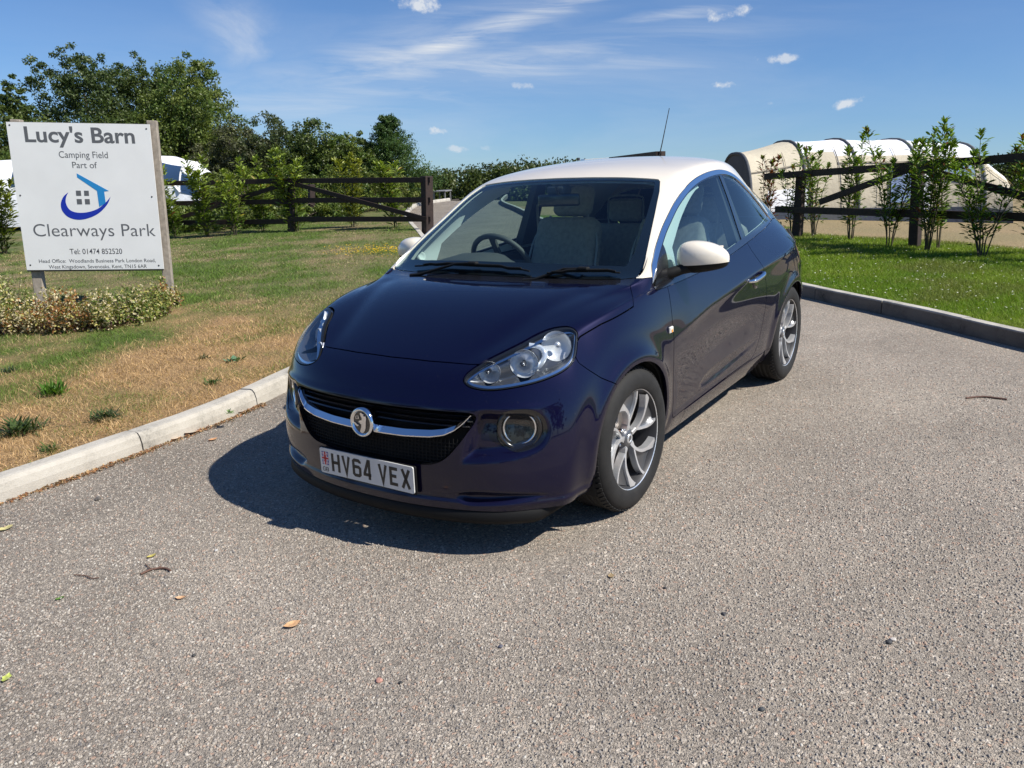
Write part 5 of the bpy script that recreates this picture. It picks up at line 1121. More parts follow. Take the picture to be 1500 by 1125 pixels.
DOORP=spline([(-.435,.99),(-.435,.90),(-.415,.82),(-.395,.72),(-.395,.60),(-.415,.48),(-.445,.36),(-.455,.29)],False,4).tolist()+[(-.462,.268),(-1.62,.29)]+spline([(-1.66,.305),(-1.70,.36),(-1.735,.45),(-1.752,.55),(-1.745,.66),(-1.715,.76),(-1.665,.85),(-1.615,.93),(-1.60,1.0)],False,4).tolist()
f_door=f_and(poly_sdf(DOORP),side_only)
f_sill=f_and(lambda P:.262+.02*np.clip((-P[:,0]-.4)/1.2,0,1)-P[:,2],lambda P:np.minimum(P[:,0]+2.311-.3,-P[:,0]-.3))
TLP=spline([(-2.50,.83),(-2.60,.93),(-2.76,.96),(-2.86,.93),(-2.90,.84),(-2.88,.74),(-2.76,.71),(-2.60,.76)],True,4)
f_tl=f_and(poly_sdf(TLP),lambda P:np.abs(P[:,1])-.50)
GRP=spline([(0,.5785),(.2,.580),(.38,.582),(.46,.581),(.492,.568),(.475,.52),(.435,.46),(.385,.405),(.335,.378),(.26,.368),(.0,.364)],False,4)
GRP2=np.concatenate([GRP,[(-.3,.364),(-.3,.5785)]])
f_gr=f_and(mapped(GRP2,yz),lambda P:P[:,0]-.3)
def flange(s,depth):
    """boundary edges of s folded inwards along the normals"""
    E=np.concatenate([s.T[:,[0,1]],s.T[:,[1,2]],s.T[:,[2,0]]]); es=np.sort(E,1); key=es[:,0].astype(np.int64)*len(s.P)+es[:,1]
    u,i,c=np.unique(key,return_index=True,return_counts=True); B=E[i[c==1]]
    vs,inv=np.unique(B,return_inverse=True); inv=inv.reshape(-1,2); n=len(vs)
    V=np.concatenate([s.P[vs],s.P[vs]-s.N[vs]*depth]); F=np.stack([inv[:,1],inv[:,0],n+inv[:,0],n+inv[:,1]],1)
    # outward normals of the fold
    d=s.P[B[:,1]]-s.P[B[:,0]]; o=np.cross(d,s.N[B[:,0]]); NN=np.zeros((n,3))
    for c2 in (0,1): np.add.at(NN,inv[:,c2],o)
    NN/=np.maximum(np.linalg.norm(NN,axis=1,keepdims=True),1e-9)
    return V,F,np.concatenate([NN,NN])
def panel(name,s,mat,parent,depth=.012,off=0.0,weld=True):
    if len(s.T)==0: print('EMPTY',name); return None
    V=s.P-s.N*off; tri=s.T; N=s.N
    if depth>0:
        fv,ff,fn=flange(Surf(V,s.N,s.T),depth)
        t2=np.concatenate([ff[:,[0,1,2]],ff[:,[0,2,3]]])+len(V)
        V=np.concatenate([V,fv]); tri=np.concatenate([tri,t2]); N=np.concatenate([N,fn])
    return mesh_obj(name,V,tri,mat,parent,True,N)
def scaled_copy(s,off): return Surf(s.P-s.N*off,s.N,s.T)
car=empty('parked_car',(0,0,0),0,'small dark navy blue hatchback with cream white roof and mirrors','car')
rest=clip(BODY,f_not(f_arches))
GAP=.0019
def carve(f,gap=GAP,one=None):
    global rest
    p=clip(rest,lambda P:f(P)-gap); rest=clip(rest,lambda P:-f(P)-gap)
    return p
lamps=carve(f_lamp); wsS=carve(f_ws,.001); dloS=carve(f_dlo,.0012); cglS=carve(f_cgl); whiteS=carve(f_white); bonS=carve(f_bonnet,.0024)
grS=carve(f_gr,.001)
pane={}
def halves(s): return [(1,clip(s,side_of(1))),(-1,clip(s,side_of(-1)))]
panel('bonnet',bonS,PAINT,car,.02); roof=panel('roof',whiteS,WHITE,car,.012)
roof['label']='cream white roof with pillars arching over the side windows'
for nm,f,g in (('door',f_door,.0022),('wing',f_fender,.002),('sill',f_sill,.0018)):
    s=carve(f_and(f,lambda P:-P[:,0]+(.4 if nm!='sill' else .4)) if False else f,g)
    for sg,h in halves(s):
        o=panel(nm,h,PAINT,car,.016); pane[(nm,sg)]=o
tlS=carve(f_tl)
for sg,h in halves(tlS):
    panel('tail_lamp',h,REDL,car,.02)
rbS=carve(lambda P:np.minimum(.60+.03*(P[:,0]+2.9)-P[:,2],-2.50-P[:,0]),.002); panel('rear_bumper',rbS,PAINT,car)
tgS=carve(lambda P:np.minimum(.61-np.abs(P[:,1]),-2.70-P[:,0]),.002); panel('tailgate',tgS,PAINT,car)
panel('rear_window',cglS,GLOSSBLK,car,.01)
cowlS=carve(lambda P:np.minimum.reduce([P[:,2]-.86,P[:,0]+.45,.05-P[:,0]]),.001)
panel('cowl_panel',cowlS,GLOSSBLK,car,.01,off=.006)
qS=carve(lambda P:-1.2-P[:,0],.0)
for sg,h in halves(qS): panel('rear_quarter_panel',h,PAINT,car,.014)
fogeye=mapped(spline([(.555,.530),(.59,.582),(.66,.592),(.708,.560),(.722,.500),(.70,.452),(.645,.430),(.585,.440),(.555,.478)],True,4),yz)
fbS=clip(rest,lambda P:P[:,0]-.12)
eyeS=clip(fbS,fogeye); fbS=clip(fbS,lambda P:-fogeye(P)-.001)
for sg,h in halves(eyeS): panel('fog_lamp_surround',h,GLOSSBLK,car,.01,off=.002)
bump=panel('front_bumper',fbS,PAINT,car,.014)
# ---- glass
wsin=clip(wsS,lambda P:topview(WSP)(P)-.0)
def frit(P):
    x,y=P[:,0],P[:,1]; ay=np.abs(y)
    base=topview(WSP)(P)
    # wider black border along the bottom, narrower at the top
    w=np.interp(x,[-.9,-.85,-.6,-.40,-.30],[.022,.026,.038,.052,.085])
    return base-w
wg=panel('windscreen',wsS,WSGLASS,car,0,off=.003)
fr_=clip(wsS,lambda P:-frit(P)); panel('windscreen_border',fr_,GLOSSBLK,wg,0,off=.0045)
chS=clip(dloS,lambda P:.025-f_dlo_ext(P)); inner=clip(dloS,lambda P:f_dlo_ext(P)-.0255)
for sg,h in halves(chS): panel('window_chrome_strip',h,CHROME,car,.006,off=-.003)
blk=clip(inner,lambda P:.011-(f_dlo(P)-.020)); 
inner2=clip(inner,lambda P:(f_dlo(P)-.020)-.011)
bpil=lambda P:.020-np.abs(P[:,0]-(-1.555+.05*(1.38-P[:,2])*-1))
sail=poly_sdf(spline([(-.2,.86),(-.2,1.2),(-.52,1.16),(-.545,1.10),(-.525,1.02),(-.50,.95),(-.485,.86)],False,3).tolist())
blk2=[clip(inner2,bpil),clip(inner2,sail)]; gl=clip(inner2,f_not(f_or(bpil,sail)))
for sg in (1,-1):
    for s in [blk]+blk2: 
        h=clip(s,side_of(sg)); panel('window_frame',h,GLOSSBLK,car,.006,off=.001)
    h=clip(gl,side_of(sg))
    panel('door_window',clip(h,lambda P:P[:,0]+1.56),SIDEGLASS,car,0,off=.004)
    panel('quarter_window',clip(h,lambda P:-P[:,0]-1.56),SIDEGLASS,car,0,off=.003)
# ---- inner shell: black behind the shut lines, pale cloth round the cabin
f_glassall=f_or(lambda P:frit(P)+.004,f_and(f_dlo,lambda P:np.minimum(f_dlo_ext(P),f_dlo(P))-.03))
sh=clip(BASE,f_not(f_arches)); sh=clip(sh,f_not(f_glassall)); sh=clip(sh,lambda P:-(f_lamp(P)+.012)); sh=clip(sh,lambda P:-(f_gr(P)+.012)); sh=clip(sh,lambda P:-(f_fogrec(P)+.01)+np.where(P[:,0]<.3,9,0)); sh=clip(sh,lambda P:-(f_cgl(P)-.03))
up=clip(sh,lambda P:np.minimum(P[:,2]-.93-np.where(P[:,0]>-.25,9,0),P[:,0]+2.42)); lo=clip(sh,lambda P:-(P[:,2]-.93-np.where(P[:,0]>-.25,9,0)))
panel('headliner',up,HEADL,car,0,off=.022); panel('inner_structure',lo,DARK,car,0,off=.024)
sailw=poly_sdf([(-.2,.86),(-.2,1.2),(-.64,1.19),(-.68,1.12),(-.67,1.02),(-.64,.92),(-.63,.86)])
tr=clip(BASE,lambda P:np.minimum.reduce([P[:,2]-.915,-.275-P[:,0],P[:,0]+1.25,np.abs(P[:,1])-.50])); tr=clip(tr,lambda P:.012-np.minimum(topview(WSP)(P),P[:,2]-.9)); tr=clip(tr,f_or(lambda P:np.interp(P[:,0],[-1.2,-.9,-.5],[.05,.085,.13])-f_dlo_ext(P),sailw))
for sg,h in halves(tr): panel('pillar_trim',h,PILM,car,.0,off=.030)
# ---- wheel arch liners and floor
mb=MB()
for cx in (0,-2.311):
    for s in (-1,1):
        V=[];F=[];n=25
        for i in range(n):
            a=math.radians(-25+230*i/(n-1)); r=.352
            for y in (.50,.815): V.append((cx+r*math.cos(a),s*y,.315+r*math.sin(a)))
        F=[(2*i,2*i+1,2*i+3,2*i+2) for i in range(n-1)]; mb.add(V,F,True)
        mb.box((cx,s*.50,.35),(.74,.01,.66))
mb.build('wheel_arch_liner',DARK,car)
mb=MB(); mb.box((-1.15,0,.21),(1.55,1.5,.05)); mb.box((-1.15,0,.215),(3.2,.98,.06)); mb.box((.45,0,.215),(.42,1.0,.06)); mb.box((-2.75,0,.27),(.16,1.2,.08)); mb.build('underbody',DARK,car)
# ---- lamps
lin=scaled_copy(lamps,.002)
for sg,h in halves(lamps):
    hl=panel('headlight',h,LENS,car,.0,off=-.001)
    # dark seal round the lens and a bowl behind it
    ring=clip(h,lambda P:.006-f_lamp(P)); panel('lens_seal',ring,BLK,hl,.01,off=.0)
    d=f_lamp(h.P); dep=.012+.075*smooth01(d/.055)
    inw=h.N*.6+np.array([.75,0,0.12]); inw/=np.linalg.norm(inw,axis=1,keepdims=True)
    V=h.P-inw*dep[:,None]; hs=Surf(V,vnormals(V,h.T),h.T)
    for c_,r_,a_ in (((.538,.470,.704),.043,(.86,.42,.05)),((.448,.572,.728),.056,(.86,.42,.05)),((.338,.655,.782),.060,(.72,.66,.25))):
        c_=np.array(c_)*[1,sg,1]; a_=np.array(a_)*[1,sg,1]; a_=a_/np.linalg.norm(a_)
        hs=clip(hs,lambda P,c_=c_,a_=a_,r_=r_:np.linalg.norm(np.cross(P-c_,a_),axis=1)-r_*.985)
    mesh_obj('lamp_housing',hs.P,hs.T,LAMPB,hl,True,hs.N)
    # bright trim running round inside the lens
    def lamp_ring(a,b,dp,name,mat):
        q_=clip(clip(h,lambda P:f_lamp(P)-a),lambda P:b-f_lamp(P)); V=q_.P-(q_.N*.5+np.array([.6,0,.1]))*dp; mesh_obj(name,V,q_.T,mat,hl,True,vnormals(V,q_.T))
    lamp_ring(.008,.016,.010,'lamp_rim',CHROME)
    def bowl(c,r,ax,dp,name,mat,n=28):
        c=np.array(c)*[1,sg,1]; ax=np.array(ax)*[1,sg,1]; ax=ax/np.linalg.norm(ax)
        prof=[(r,.0)]+[(r*math.sqrt(1-t*t)if t<1 else .001,-dp*t) for t in np.linspace(.05,1,8)]
        m=MB().lathe([(a,b) for a,b in prof],n,c,ax); return m.build(name,mat,hl)
    A=(.86,.42,.05)
    bowl((.538,.470,.704),.043,A,.050,'reflector_bowl',REFL); bowl((.448,.572,.728),.056,A,.060,'reflector_bowl',REFL)
    o=bowl((.338,.655,.782),.060,(.72,.66,.25),.030,'indicator_bowl',INDM)
    for c,r in (((.548,.468,.706),.009),((.462,.575,.728),.011)):
        MB().lathe([(.001,.004),(r*.7,.0),(r,-.008),(r,-.04)],14,np.array(c)*[1,sg,1],np.array(A)*[1,sg,1]).build('bulb_cap',LAMPB,hl)
    MB().lathe([(.001,-.004),(.010,-.006),(.013,-.016)],14,np.array((.345,.668,.790))*[1,sg,1],np.array((.72,.66,.25))*[1,sg,1]).build('bulb_cap',REFL,hl)
    # bright surround blade sweeping between main beam and indicator
    def lp(x,y,z): return (x,sg*y,z)
    m=MB(); pts=[lp(.415,.600,.698),lp(.405,.622,.722),lp(.385,.630,.755),lp(.382,.606,.782),lp(.405,.570,.792)]
    m.tube(spline(pts,False,4),.0115,8); m.build('light_guide',simple('light_guide',(.75,.8,.85),.12,.4,1) if sg==1 else bpy.data.materials['light_guide'],hl)
# ---- grille
gr=panel('grille_recess',clip(grS,lambda P:P[:,0]*0+1),DARK,car,0,off=.055)
ring=flange(grS,.055); mesh_obj('grille_frame',ring[0],ring[1],GLOSSBLK,car,True,ring[2])
def nose_x(y,z):
    """front surface x at (y,z)"""
    m=(BASE.P[:,0]>.25); Q=BASE.P[m]; d=(Q[:,1]-y)**2+(Q[:,2]-z)**2; i=np.argpartition(d,6)[:6]; w=1/(d[i]+1e-7); return float((Q[i,0]*w).sum()/w.sum())
def gr_half(z):
    ys=[y for y in np.linspace(0,.5,101) if f_gr(np.array([[.7,y,z]]))[0]>0]; return max(ys) if ys else 0
for i,z in enumerate((.562,.543,.524)):
    hw=gr_half(z)-.004; pts=[(nose_x(y,z)-.020,y,z) for y in np.linspace(-hw,hw,25)]
    m=MB(); V=[];F=[]
    for p in pts: V+= [(p[0],p[1],p[2]+.004),(p[0]+.006,p[1],p[2]),(p[0],p[1],p[2]-.004),(p[0]-.02,p[1],p[2]-.004),(p[0]-.02,p[1],p[2]+.004)]
    for k in range(len(pts)-1):
        for q in range(5): F.append((k*5+q,k*5+(q+1)%5,(k+1)*5+(q+1)%5,(k+1)*5+q))
    m.add(V,F,False); m.build('grille_slat',GLOSSBLK,car)
m=MB()
for z in np.arange(.374,.462,.0135):
    hw=gr_half(z)-.006; pts=[(nose_x(y,z)-.022,y,z) for y in np.linspace(-hw,hw,17)]; m.tube(pts,.0022,5,False)
for y in np.arange(-.44,.45,.0165):
    zs=[z for z in np.linspace(.365,.475,34) if f_gr(np.array([[.7,abs(y),z]]))[0]>.006]
    if len(zs)>1: m.tube([(nose_x(y,z)-.022,y,z) for z in (zs[0],(zs[0]+zs[-1])/2,zs[-1])],.0022,5,False)
g=m.build('grille_mesh',BLK,car); g['kind']='stuff'
# chrome bar
ys=np.linspace(-.478,.478,81); V=[];F=[]
for y in ys:
    a=abs(y); zb=np.interp(a,[0,.2,.32,.38,.42,.45,.478],[.462,.465,.474,.487,.508,.535,.571]); zt=np.interp(a,[0,.2,.32,.38,.42,.45,.478],[.496,.499,.507,.517,.532,.553,.576])
    x=nose_x(y,.5)+.004-.01*max(0,(a-.40)/.078); zm=zb+(zt-zb)*.30
    if a>.40: x=nose_x(y,(zb+zt)/2)+.001
    V+=[(x-.030,y,zt+.002),(x-.010,y,zt),(x+.006,y,zm+.002),(x+.006,y,zm-.002),(x-.004,y,zb),(x-.030,y,zb)]
k=6
for i in range(len(ys)-1):
    for q in range(k): F.append((i*k+q,i*k+(q+1)%k,(i+1)*k+(q+1)%k,(i+1)*k+q))
F.append(tuple(range(k))[::-1]); F.append(tuple((len(ys)-1)*k+q for q in range(k)))
bar=MB().add(V,F,False).build('grille_bar',CHROME,car)
# badge
bo=np.array([nose_x(0,.5)+.012,0,.507]); bax=np.array([1,0,.06])
m=MB().lathe([(.001,.008),(.046,.008),(.0475,.014),(.054,.020),(.060,.014),(.062,.004),(.058,-.03),(.001,-.03)],48,bo,bax)
badge=m.build('badge',CHROME,car)
MB().lathe([(.001,.0095),(.0462,.0095),(.0462,.006)],40,bo,bax,smooth=False).build('badge_field',GLOSSBLK,badge)
EX=np.array([0,1.,0]); EZ=np.array([-.06,0,1.]); EZ/=np.linalg.norm(EZ)
def emb(poly,name,d=.0045): 
    return MB().prism(poly,bo+np.array([.0095,0,0]),EX,EZ,d).build(name,CHROME,badge)
sc_=.001
grif=[(-6,38),(2,41),(9,37),(16,36),(12,31),(17,27),(25,30),(28,20),(25,8),(24,-6),(22,-20),(17,-32),(8,-41),(-2,-43),(-9,-38),(-6,-28),(-1,-18),(0,-8),(-8,-4),(-12,2),(-16,-4),(-14,5),(-5,9),(2,10),(4,18),(-1,26),(-3,32)]
emb([(a*sc_,b*sc_) for a,b in grif],'badge_griffin'); 
emb([(a*sc_,b*sc_) for a,b in [(-31,24),(-14,28),(-13,15),(-29,11)]],'badge_flag')
emb([(a*sc_,b*sc_) for a,b in [(-42,-2),(-40,-8),(-30,-16),(-20,-18),(-15,-12),(-24,-10),(-34,-3)]],'badge_flourish')
MB().prism([(a*sc_,b*sc_) for a,b in [(-28,24),(-25,24.6),(-22.3,17),(-19,26),(-16.5,26.5),(-21,13.8),(-23.5,13.2)]],bo+np.array([.0148,0,0]),EX,EZ,.0006).build('badge_letter',GLOSSBLK,badge)
# ---- fog lamps
for sg in (1,-1):
    c=np.array([nose_x(.632,.513)-.030,sg*.634,.513]); ax=np.array([.80,sg*.52,.02]); ax/=np.linalg.norm(ax)
    fl=MB().lathe([(.090,-.03),(.086,-.006),(.078,-.002),(.071,-.010),(.067,-.024),(.062,-.032)],40,c,ax).build('fog_lamp',GLOSSBLK,car)
    MB().lathe([(0.0672,-.020),(0.0644,-.012),(0.0599,-.010),(0.0554,-.020),(0.0531,-.034)],40,c,ax).build('fog_lamp_ring',CHROME,fl)
    MB().lathe([(0.0011,-.022),(0.0294,-.023),(0.0497,-.028),(0.0554,-.033)],32,c,ax).build('fog_lamp_lens',glass('fog_lens',(.92,.90,.87),.9) if sg==1 else bpy.data.materials['fog_lens'],fl)
    MB().lathe([(0.0011,-.065),(0.0294,-.058),(0.0486,-.045),(0.0554,-.034)],32,c,ax).build('fog_lamp_reflector',simple('fog_refl',(.62,.57,.53),.35,.5,bump=.6,bscale=90) if sg==1 else bpy.data.materials['fog_refl'],fl)
    m=MB(); e1=np.cross(ax,(0,0,1.)); e1/=np.linalg.norm(e1)
    for k in range(7):
        z=.018-.009*k; w=.013+.004*(k%2); m.beam(c+ax*-.021+e1*-w+np.array([0,0,z]),c+ax*-.021+e1*(w+.006)+np.array([0,0,z]),.0015,.003)
    m.build('fog_lamp_prism',bpy.data.materials['fog_lens'],fl)
# ---- splitter under the nose
ys=np.linspace(-.755,.755,61); V=[];F=[]
for y in ys:
    x=nose_x(y,.215) if abs(y)<.70 else np.interp(abs(y),[.70,.775],[nose_x(.70,.215),.40])
    e=smooth01(np.array([(.775-abs(y))/.09]))[0]
    V+=[(x-.012,y*1.0,.205),(x+.006,y,.192),(x+.014,y,.160+.03*(1-e)),(x+.0,y,.142+.045*(1-e)),(x-.06,y,.150+.04*(1-e)),(x-.08,y,.20)]
k=6
for i in range(len(ys)-1):
    for q in range(k): F.append((i*k+q,i*k+(q+1)%k,(i+1)*k+(q+1)%k,(i+1)*k+q))
F.append(tuple(range(k))[::-1]); F.append(tuple((len(ys)-1)*k+q for q in range(k)))
MB().add(V,F,True).build('splitter',BLK,car)
# ---- number plate
PLW=simple('plate_white',(.62,.62,.60),.35,0,.4,noise=.05,nscale=15); PLK=simple('plate_black',(.012,.012,.012),.4)
px=nose_x(0,.31)+.010; tilt=0.03
PEZ=np.array([-tilt,0,1.]);PEZ/=np.linalg.norm(PEZ); PO=np.array([px,0,.307])
def rr(w,h,r,n=5):
    o=[]
    for cx,cy,a in ((w/2-r,h/2-r,0),(-w/2+r,h/2-r,90),(-w/2+r,-h/2+r,180),(w/2-r,-h/2+r,270)):
        for k in range(n+1):
            t=math.radians(a+90*k/n); o.append((cx+r*math.cos(t),cy+r*math.sin(t)))
    return o
plate=MB().prism(rr(.520,.111,.008),PO-np.array([.006,0,0]),EX,PEZ,.006).build('number_plate',PLW,car)
MB().prism(rr(.535,.120,.008),PO-np.array([.0125,0,.002]),EX,PEZ,.006).build('plate_holder',BLK,plate)
STR={'H':[[(0,0),(0,79)],[(36,0),(36,79)],[(0,40),(36,40)]],'V':[[(0,79),(18,3),(36,79)]],
 '6':[[(36,66),(36,72),(29,79),(7,79),(0,72),(0,7),(7,0),(29,0),(36,7),(36,38),(29,45),(0,45)]],'4':[[(27,0),(27,79),(22,79),(0,24),(0,20),(36,20)]],
 'E':[[(36,79),(0,79),(0,0),(36,0)],[(0,41),(30,41)]],'X':[[(0,0),(36,79)],[(0,79),(36,0)]]}
def strokes(m,lines,ox,oy,sx,sy,w,o,ex,ez,d):
    for ln in lines:
        p=[np.array((ox+a*sx,oy+b*sy)) for a,b in ln]
        L=[];R=[]
        for i,q in enumerate(p):
            d0=(q-p[i-1])/np.linalg.norm(q-p[i-1]) if i>0 else None; d1=(p[i+1]-q)/np.linalg.norm(p[i+1]-q) if i<len(p)-1 else None
            if d0 is None: n=np.array((-d1[1],d1[0])); k=1
            elif d1 is None: n=np.array((-d0[1],d0[0])); k=1
            else:
                n=np.array((-(d0+d1)[1],(d0+d1)[0])); n/=max(np.linalg.norm(n),1e-6); k=1/max(.35,n@np.array((-d0[1],d0[0])))
            L.append(q+n*w/2*k); R.append(q-n*w/2*k)
        for i in range(len(p)-1):
            m.prism([tuple(L[i]),tuple(R[i]),tuple(R[i+1]),tuple(L[i+1])],o,ex,ez,d)
x0=-.193; cw=.050
for i,ch in enumerate('HV64 VEX'):
    if ch==' ': x0+=.033-.011; continue
    m=MB(); ins=.007
    strokes(m,STR[ch],x0+ins,-.0395+ins*.0,(cw-2*ins)/36000*1000,(.079)/79000*1000 if ch in 'HVX4' else .079/79,.014,PO+np.array([.0002,0,-.0]),EX,PEZ,.0008) if False else strokes(m,[[(a/36*(cw-.014),7+b/79*65 if ch in '6E' else (b if ch!='4' else b)) for a,b in ln] for ln in STR[ch]],x0+.007,-.0395,1,.001,.0135,PO,EX,PEZ,.0008)
    m.build('plate_character',PLK,plate); x0+=cw+.011
# union flag and country letters on the left end of the plate
FB=simple('flag_blue',(.02,.03,.25),.4); FW=simple('flag_white',(.75,.75,.75),.4); FR=simple('flag_red',(.5,.02,.03),.4)
fo=PO+np.array([.0001,-.229,.012]); fw,fh=.038,.058
MB().prism(rr(fw,fh,.001,1),fo,EX,PEZ,.0004).build('flag',FB,plate)
m=MB(); strokes(m,[[(-fw/2,0),(fw/2,0)],[(0,-fh/2),(0,fh/2)]],0,0,1,1,.016,fo,EX,PEZ,.0006); strokes(m,[[(-fw/2+.004,-fh/2+.004),(fw/2-.004,fh/2-.004)],[(-fw/2+.004,fh/2-.004),(fw/2-.004,-fh/2+.004)]],0,0,1,1,.008,fo,EX,PEZ,.0005); m.build('flag_white_cross',FW,plate)
m=MB(); strokes(m,[[(-fw/2,0),(fw/2,0)],[(0,-fh/2),(0,fh/2)]],0,0,1,1,.009,fo,EX,PEZ,.0009); strokes(m,[[(-fw/2+.004,-fh/2+.004),(fw/2-.004,fh/2-.004)],[(-fw/2+.004,fh/2-.004),(fw/2-.004,-fh/2+.004)]],0,0,1,1,.003,fo,EX,PEZ,.0007); m.build('flag_red_cross',FR,plate)
m=MB(); g=[(18,16),(14,20),(4,20),(0,16),(0,4),(4,0),(14,0),(18,4),(18,9),(10,9)]; bb=[(0,0),(0,20),(12,20),(16,17),(16,13),(12,10.5),(16,8),(16,3),(12,0),(0,0)]; 
strokes(m,[g],-.247,-.045,.0008,.0008,.0028,PO,EX,PEZ,.0006); strokes(m,[bb,[(0,10.5),(12,10.5)]],-.228,-.045,.0008,.0008,.0028,PO,EX,PEZ,.0006); m.build('country_letters',PLK,plate)
# small maker's print along the bottom edge
MB().box(PO+np.array([.0004,.02,-.050]),(.0006,.13,.0022)).build('plate_print',PLK,plate)
# ---- wheels
TYO=.3125
def wheel(cx,sg,steer=0):
    w=empty('wheel',(0,0,0)); w.parent=car; w.location=(cx,sg*.735,TYO); w.rotation_euler=(0,0,steer)
    # local: axis along +-y, outward = sg
    O=(0,0,0); ax=(0,sg,0)
    prof=[(.216,.092),(.222,.099),(.236,.104),(.262,.108),(.285,.103),(.300,.092),(.3085,.078),(.3115,.062),(.3125,.03),(.3125,-.03),(.3115,-.062),(.306,-.085),(.285,-.103),(.25,-.105),(.216,-.092)]
    ty=MB().lathe(prof,96,O,ax).build('tyre',RUBBER,w)
    # tread: grooves as raised ribs and shoulder blocks
    m=MB()
    for h in (-.045,-.015,.015,.045): m.lathe([(.3120,h-.0115),(.3150,h-.0105),(.3150,h+.0105),(.3120,h+.0115)],96,O,ax)
    n=72
    for k in range(n):
        t=2*math.pi*k/n
        for hs in (1,-1):
            c0=np.array([math.cos(t)*.309,sg*hs*.0735,math.sin(t)*.309]); R=np.array(Matrix.Rotation(-t,3,'Y'))
            tl=np.array(Matrix.Rotation(-hs*sg*.32,3,'Z')); m.box(c0,(.012,.026,.0195),R@np.array(Matrix.Rotation(hs*.42,3,'Z')))
    g=m.build('tread_blocks',RUBBER,ty); g['kind']='stuff'
    m=MB().lathe([(.216,.093),(.2195,.096),(.2235,.0965),(.224,.090)],80,O,ax)
    rim=m.build('rim_flange',SATIN,w)
    MB().lathe([(.2155,.094),(.209,.085),(.203,.06),(.196,.0),(.196,-.08),(.21,-.095)],80,O,ax).build('rim_barrel',BARRELM,w)
    m=MB().lathe([(.145,-.02),(.145,.0),(.001,.0)],48,O,ax); m.build('brake_disc',simple('brake_disc',(.30,.27,.25),.45,.8,noise=.2,nscale=60) if not bpy.data.materials.get('brake_disc') else bpy.data.materials['brake_disc'],w)
    MB().lathe([(.196,-.06),(.001,-.06)],40,O,ax).build('backing_plate',DARK,w)
    MB().box((.105,-sg*.0,.06),(.06,.05,.12),bev=.01).build('brake_caliper',simple('caliper',(.25,.13,.09),.7) if not bpy.data.materials.get('caliper') else bpy.data.materials['caliper'],w)
    def pt(r,a): return (r*math.cos(a),r*math.sin(a))
    E1=np.array([1.,0,0])*1.0; E2=np.array([0,0,1.])
    # face plane: ex,ey so that ex x ey points outward
    ex=np.array([-sg*1.,0,0]); ey=np.array([0,0,1.])
    sp=MB(); fc=MB()
    D2R=math.pi/180
    def band(curve,widths,y0,y1,m,yr0=None,yr1=None):
        """swept bar: curve of (r,deg); y0 outer face height at hub..rim"""
        pts=[np.array(pt(r,a*D2R)) for r,a in curve]; V=[];F=[];n=len(pts)
        for i,p in enumerate(pts):
            d=pts[min(i+1,n-1)]-pts[max(i-1,0)]; d/=np.linalg.norm(d); nn=np.array((-d[1],d[0])); wv=widths[i]/2; t=i/(n-1)
            yo=y0+(y1-y0)*t
            for q,yy in ((p+nn*wv,yo),(p-nn*wv,yo),(p-nn*wv*1.1,yo-.03),(p+nn*wv*1.1,yo-.03)): V.append(q[0]*ex+q[1]*ey+np.array([0,sg*yy,0]))
        for i in range(n-1):
            for q in range(4): F.append((i*4+q,i*4+(q+1)%4,(i+1)*4+(q+1)%4,(i+1)*4+q))
        m.add(V,F,False)
    for k in range(5):
        a0=90+72*k+8
        main=spline([(.034,a0-6),(.075,a0-4),(.12,a0+3),(.165,a0+14),(.217,a0+26)],False,4)
        band(main,np.interp(np.linspace(0,1,len(main)),[0,.4,.75,1],[.018,.012,.017,.045]),.062,.090,sp)
        sec=spline([(.040,a0+10),(.085,a0-12),(.13,a0-20),(.175,a0-21),(.217,a0-17)],False,4)
        band(sec,np.interp(np.linspace(0,1,len(sec)),[0,.5,1],[.014,.009,.013]),.062,.090,sp)
        # grey web filling the blade between the two bright edges, sunk and twisted
        V=[];F=[];n=len(main)
        for i in range(n):
            t=i/(n-1)
            ra,aa=main[i]; rb,ab=sec[i]
            # only the part from the main edge to 62 percent
            A_=np.array(pt(ra,aa*D2R)); B_=np.array(pt(rb,ab*D2R)); yo=.058+.028*t
            for f_,dy in ((0,0.003),(.45,.012),(.96,.006)):
                q=A_*(1-f_)+B_*f_; V.append(q[0]*ex+q[1]*ey+np.array([0,sg*(yo-dy-.003),0]))
        for i in range(n-1):
            for q in range(2): F.append((i*3+q,i*3+q+1,(i+1)*3+q+1,(i+1)*3+q) if sg<0 else (i*3+q+1,i*3+q,(i+1)*3+q,(i+1)*3+q+1))
        fc.add(V,F,True)
    sp.build('spoke_edges',SATIN,w)['kind']='stuff'; fc.build('spoke_faces',WEBM,w)['kind']='stuff'
    MB().lathe([(.001,.069),(.028,.068),(.036,.064),(.046,.055),(.05,.03)],36,O,ax).build('hub_cap',GREYALLOY,w)
    MB().lathe([(.012,.0695),(.014,.0715),(.020,.0705),(.022,.068)],28,O,ax).build('hub_emblem',SATIN,w)
    for k in range(5):
        a=(90+72*k+36)*D2R; q=pt(.052,a); MB().lathe([(.001,.052),(.007,.052),(.008,.045),(.008,.03)],8,q[0]*ex+q[1]*ey,ax).build('wheel_bolt',CHROME,w)
    return w
wheel(0,1,math.radians(-1.5)); wheel(0,-1,math.radians(-1.5)); wheel(-2.311,1); wheel(-2.311,-1)
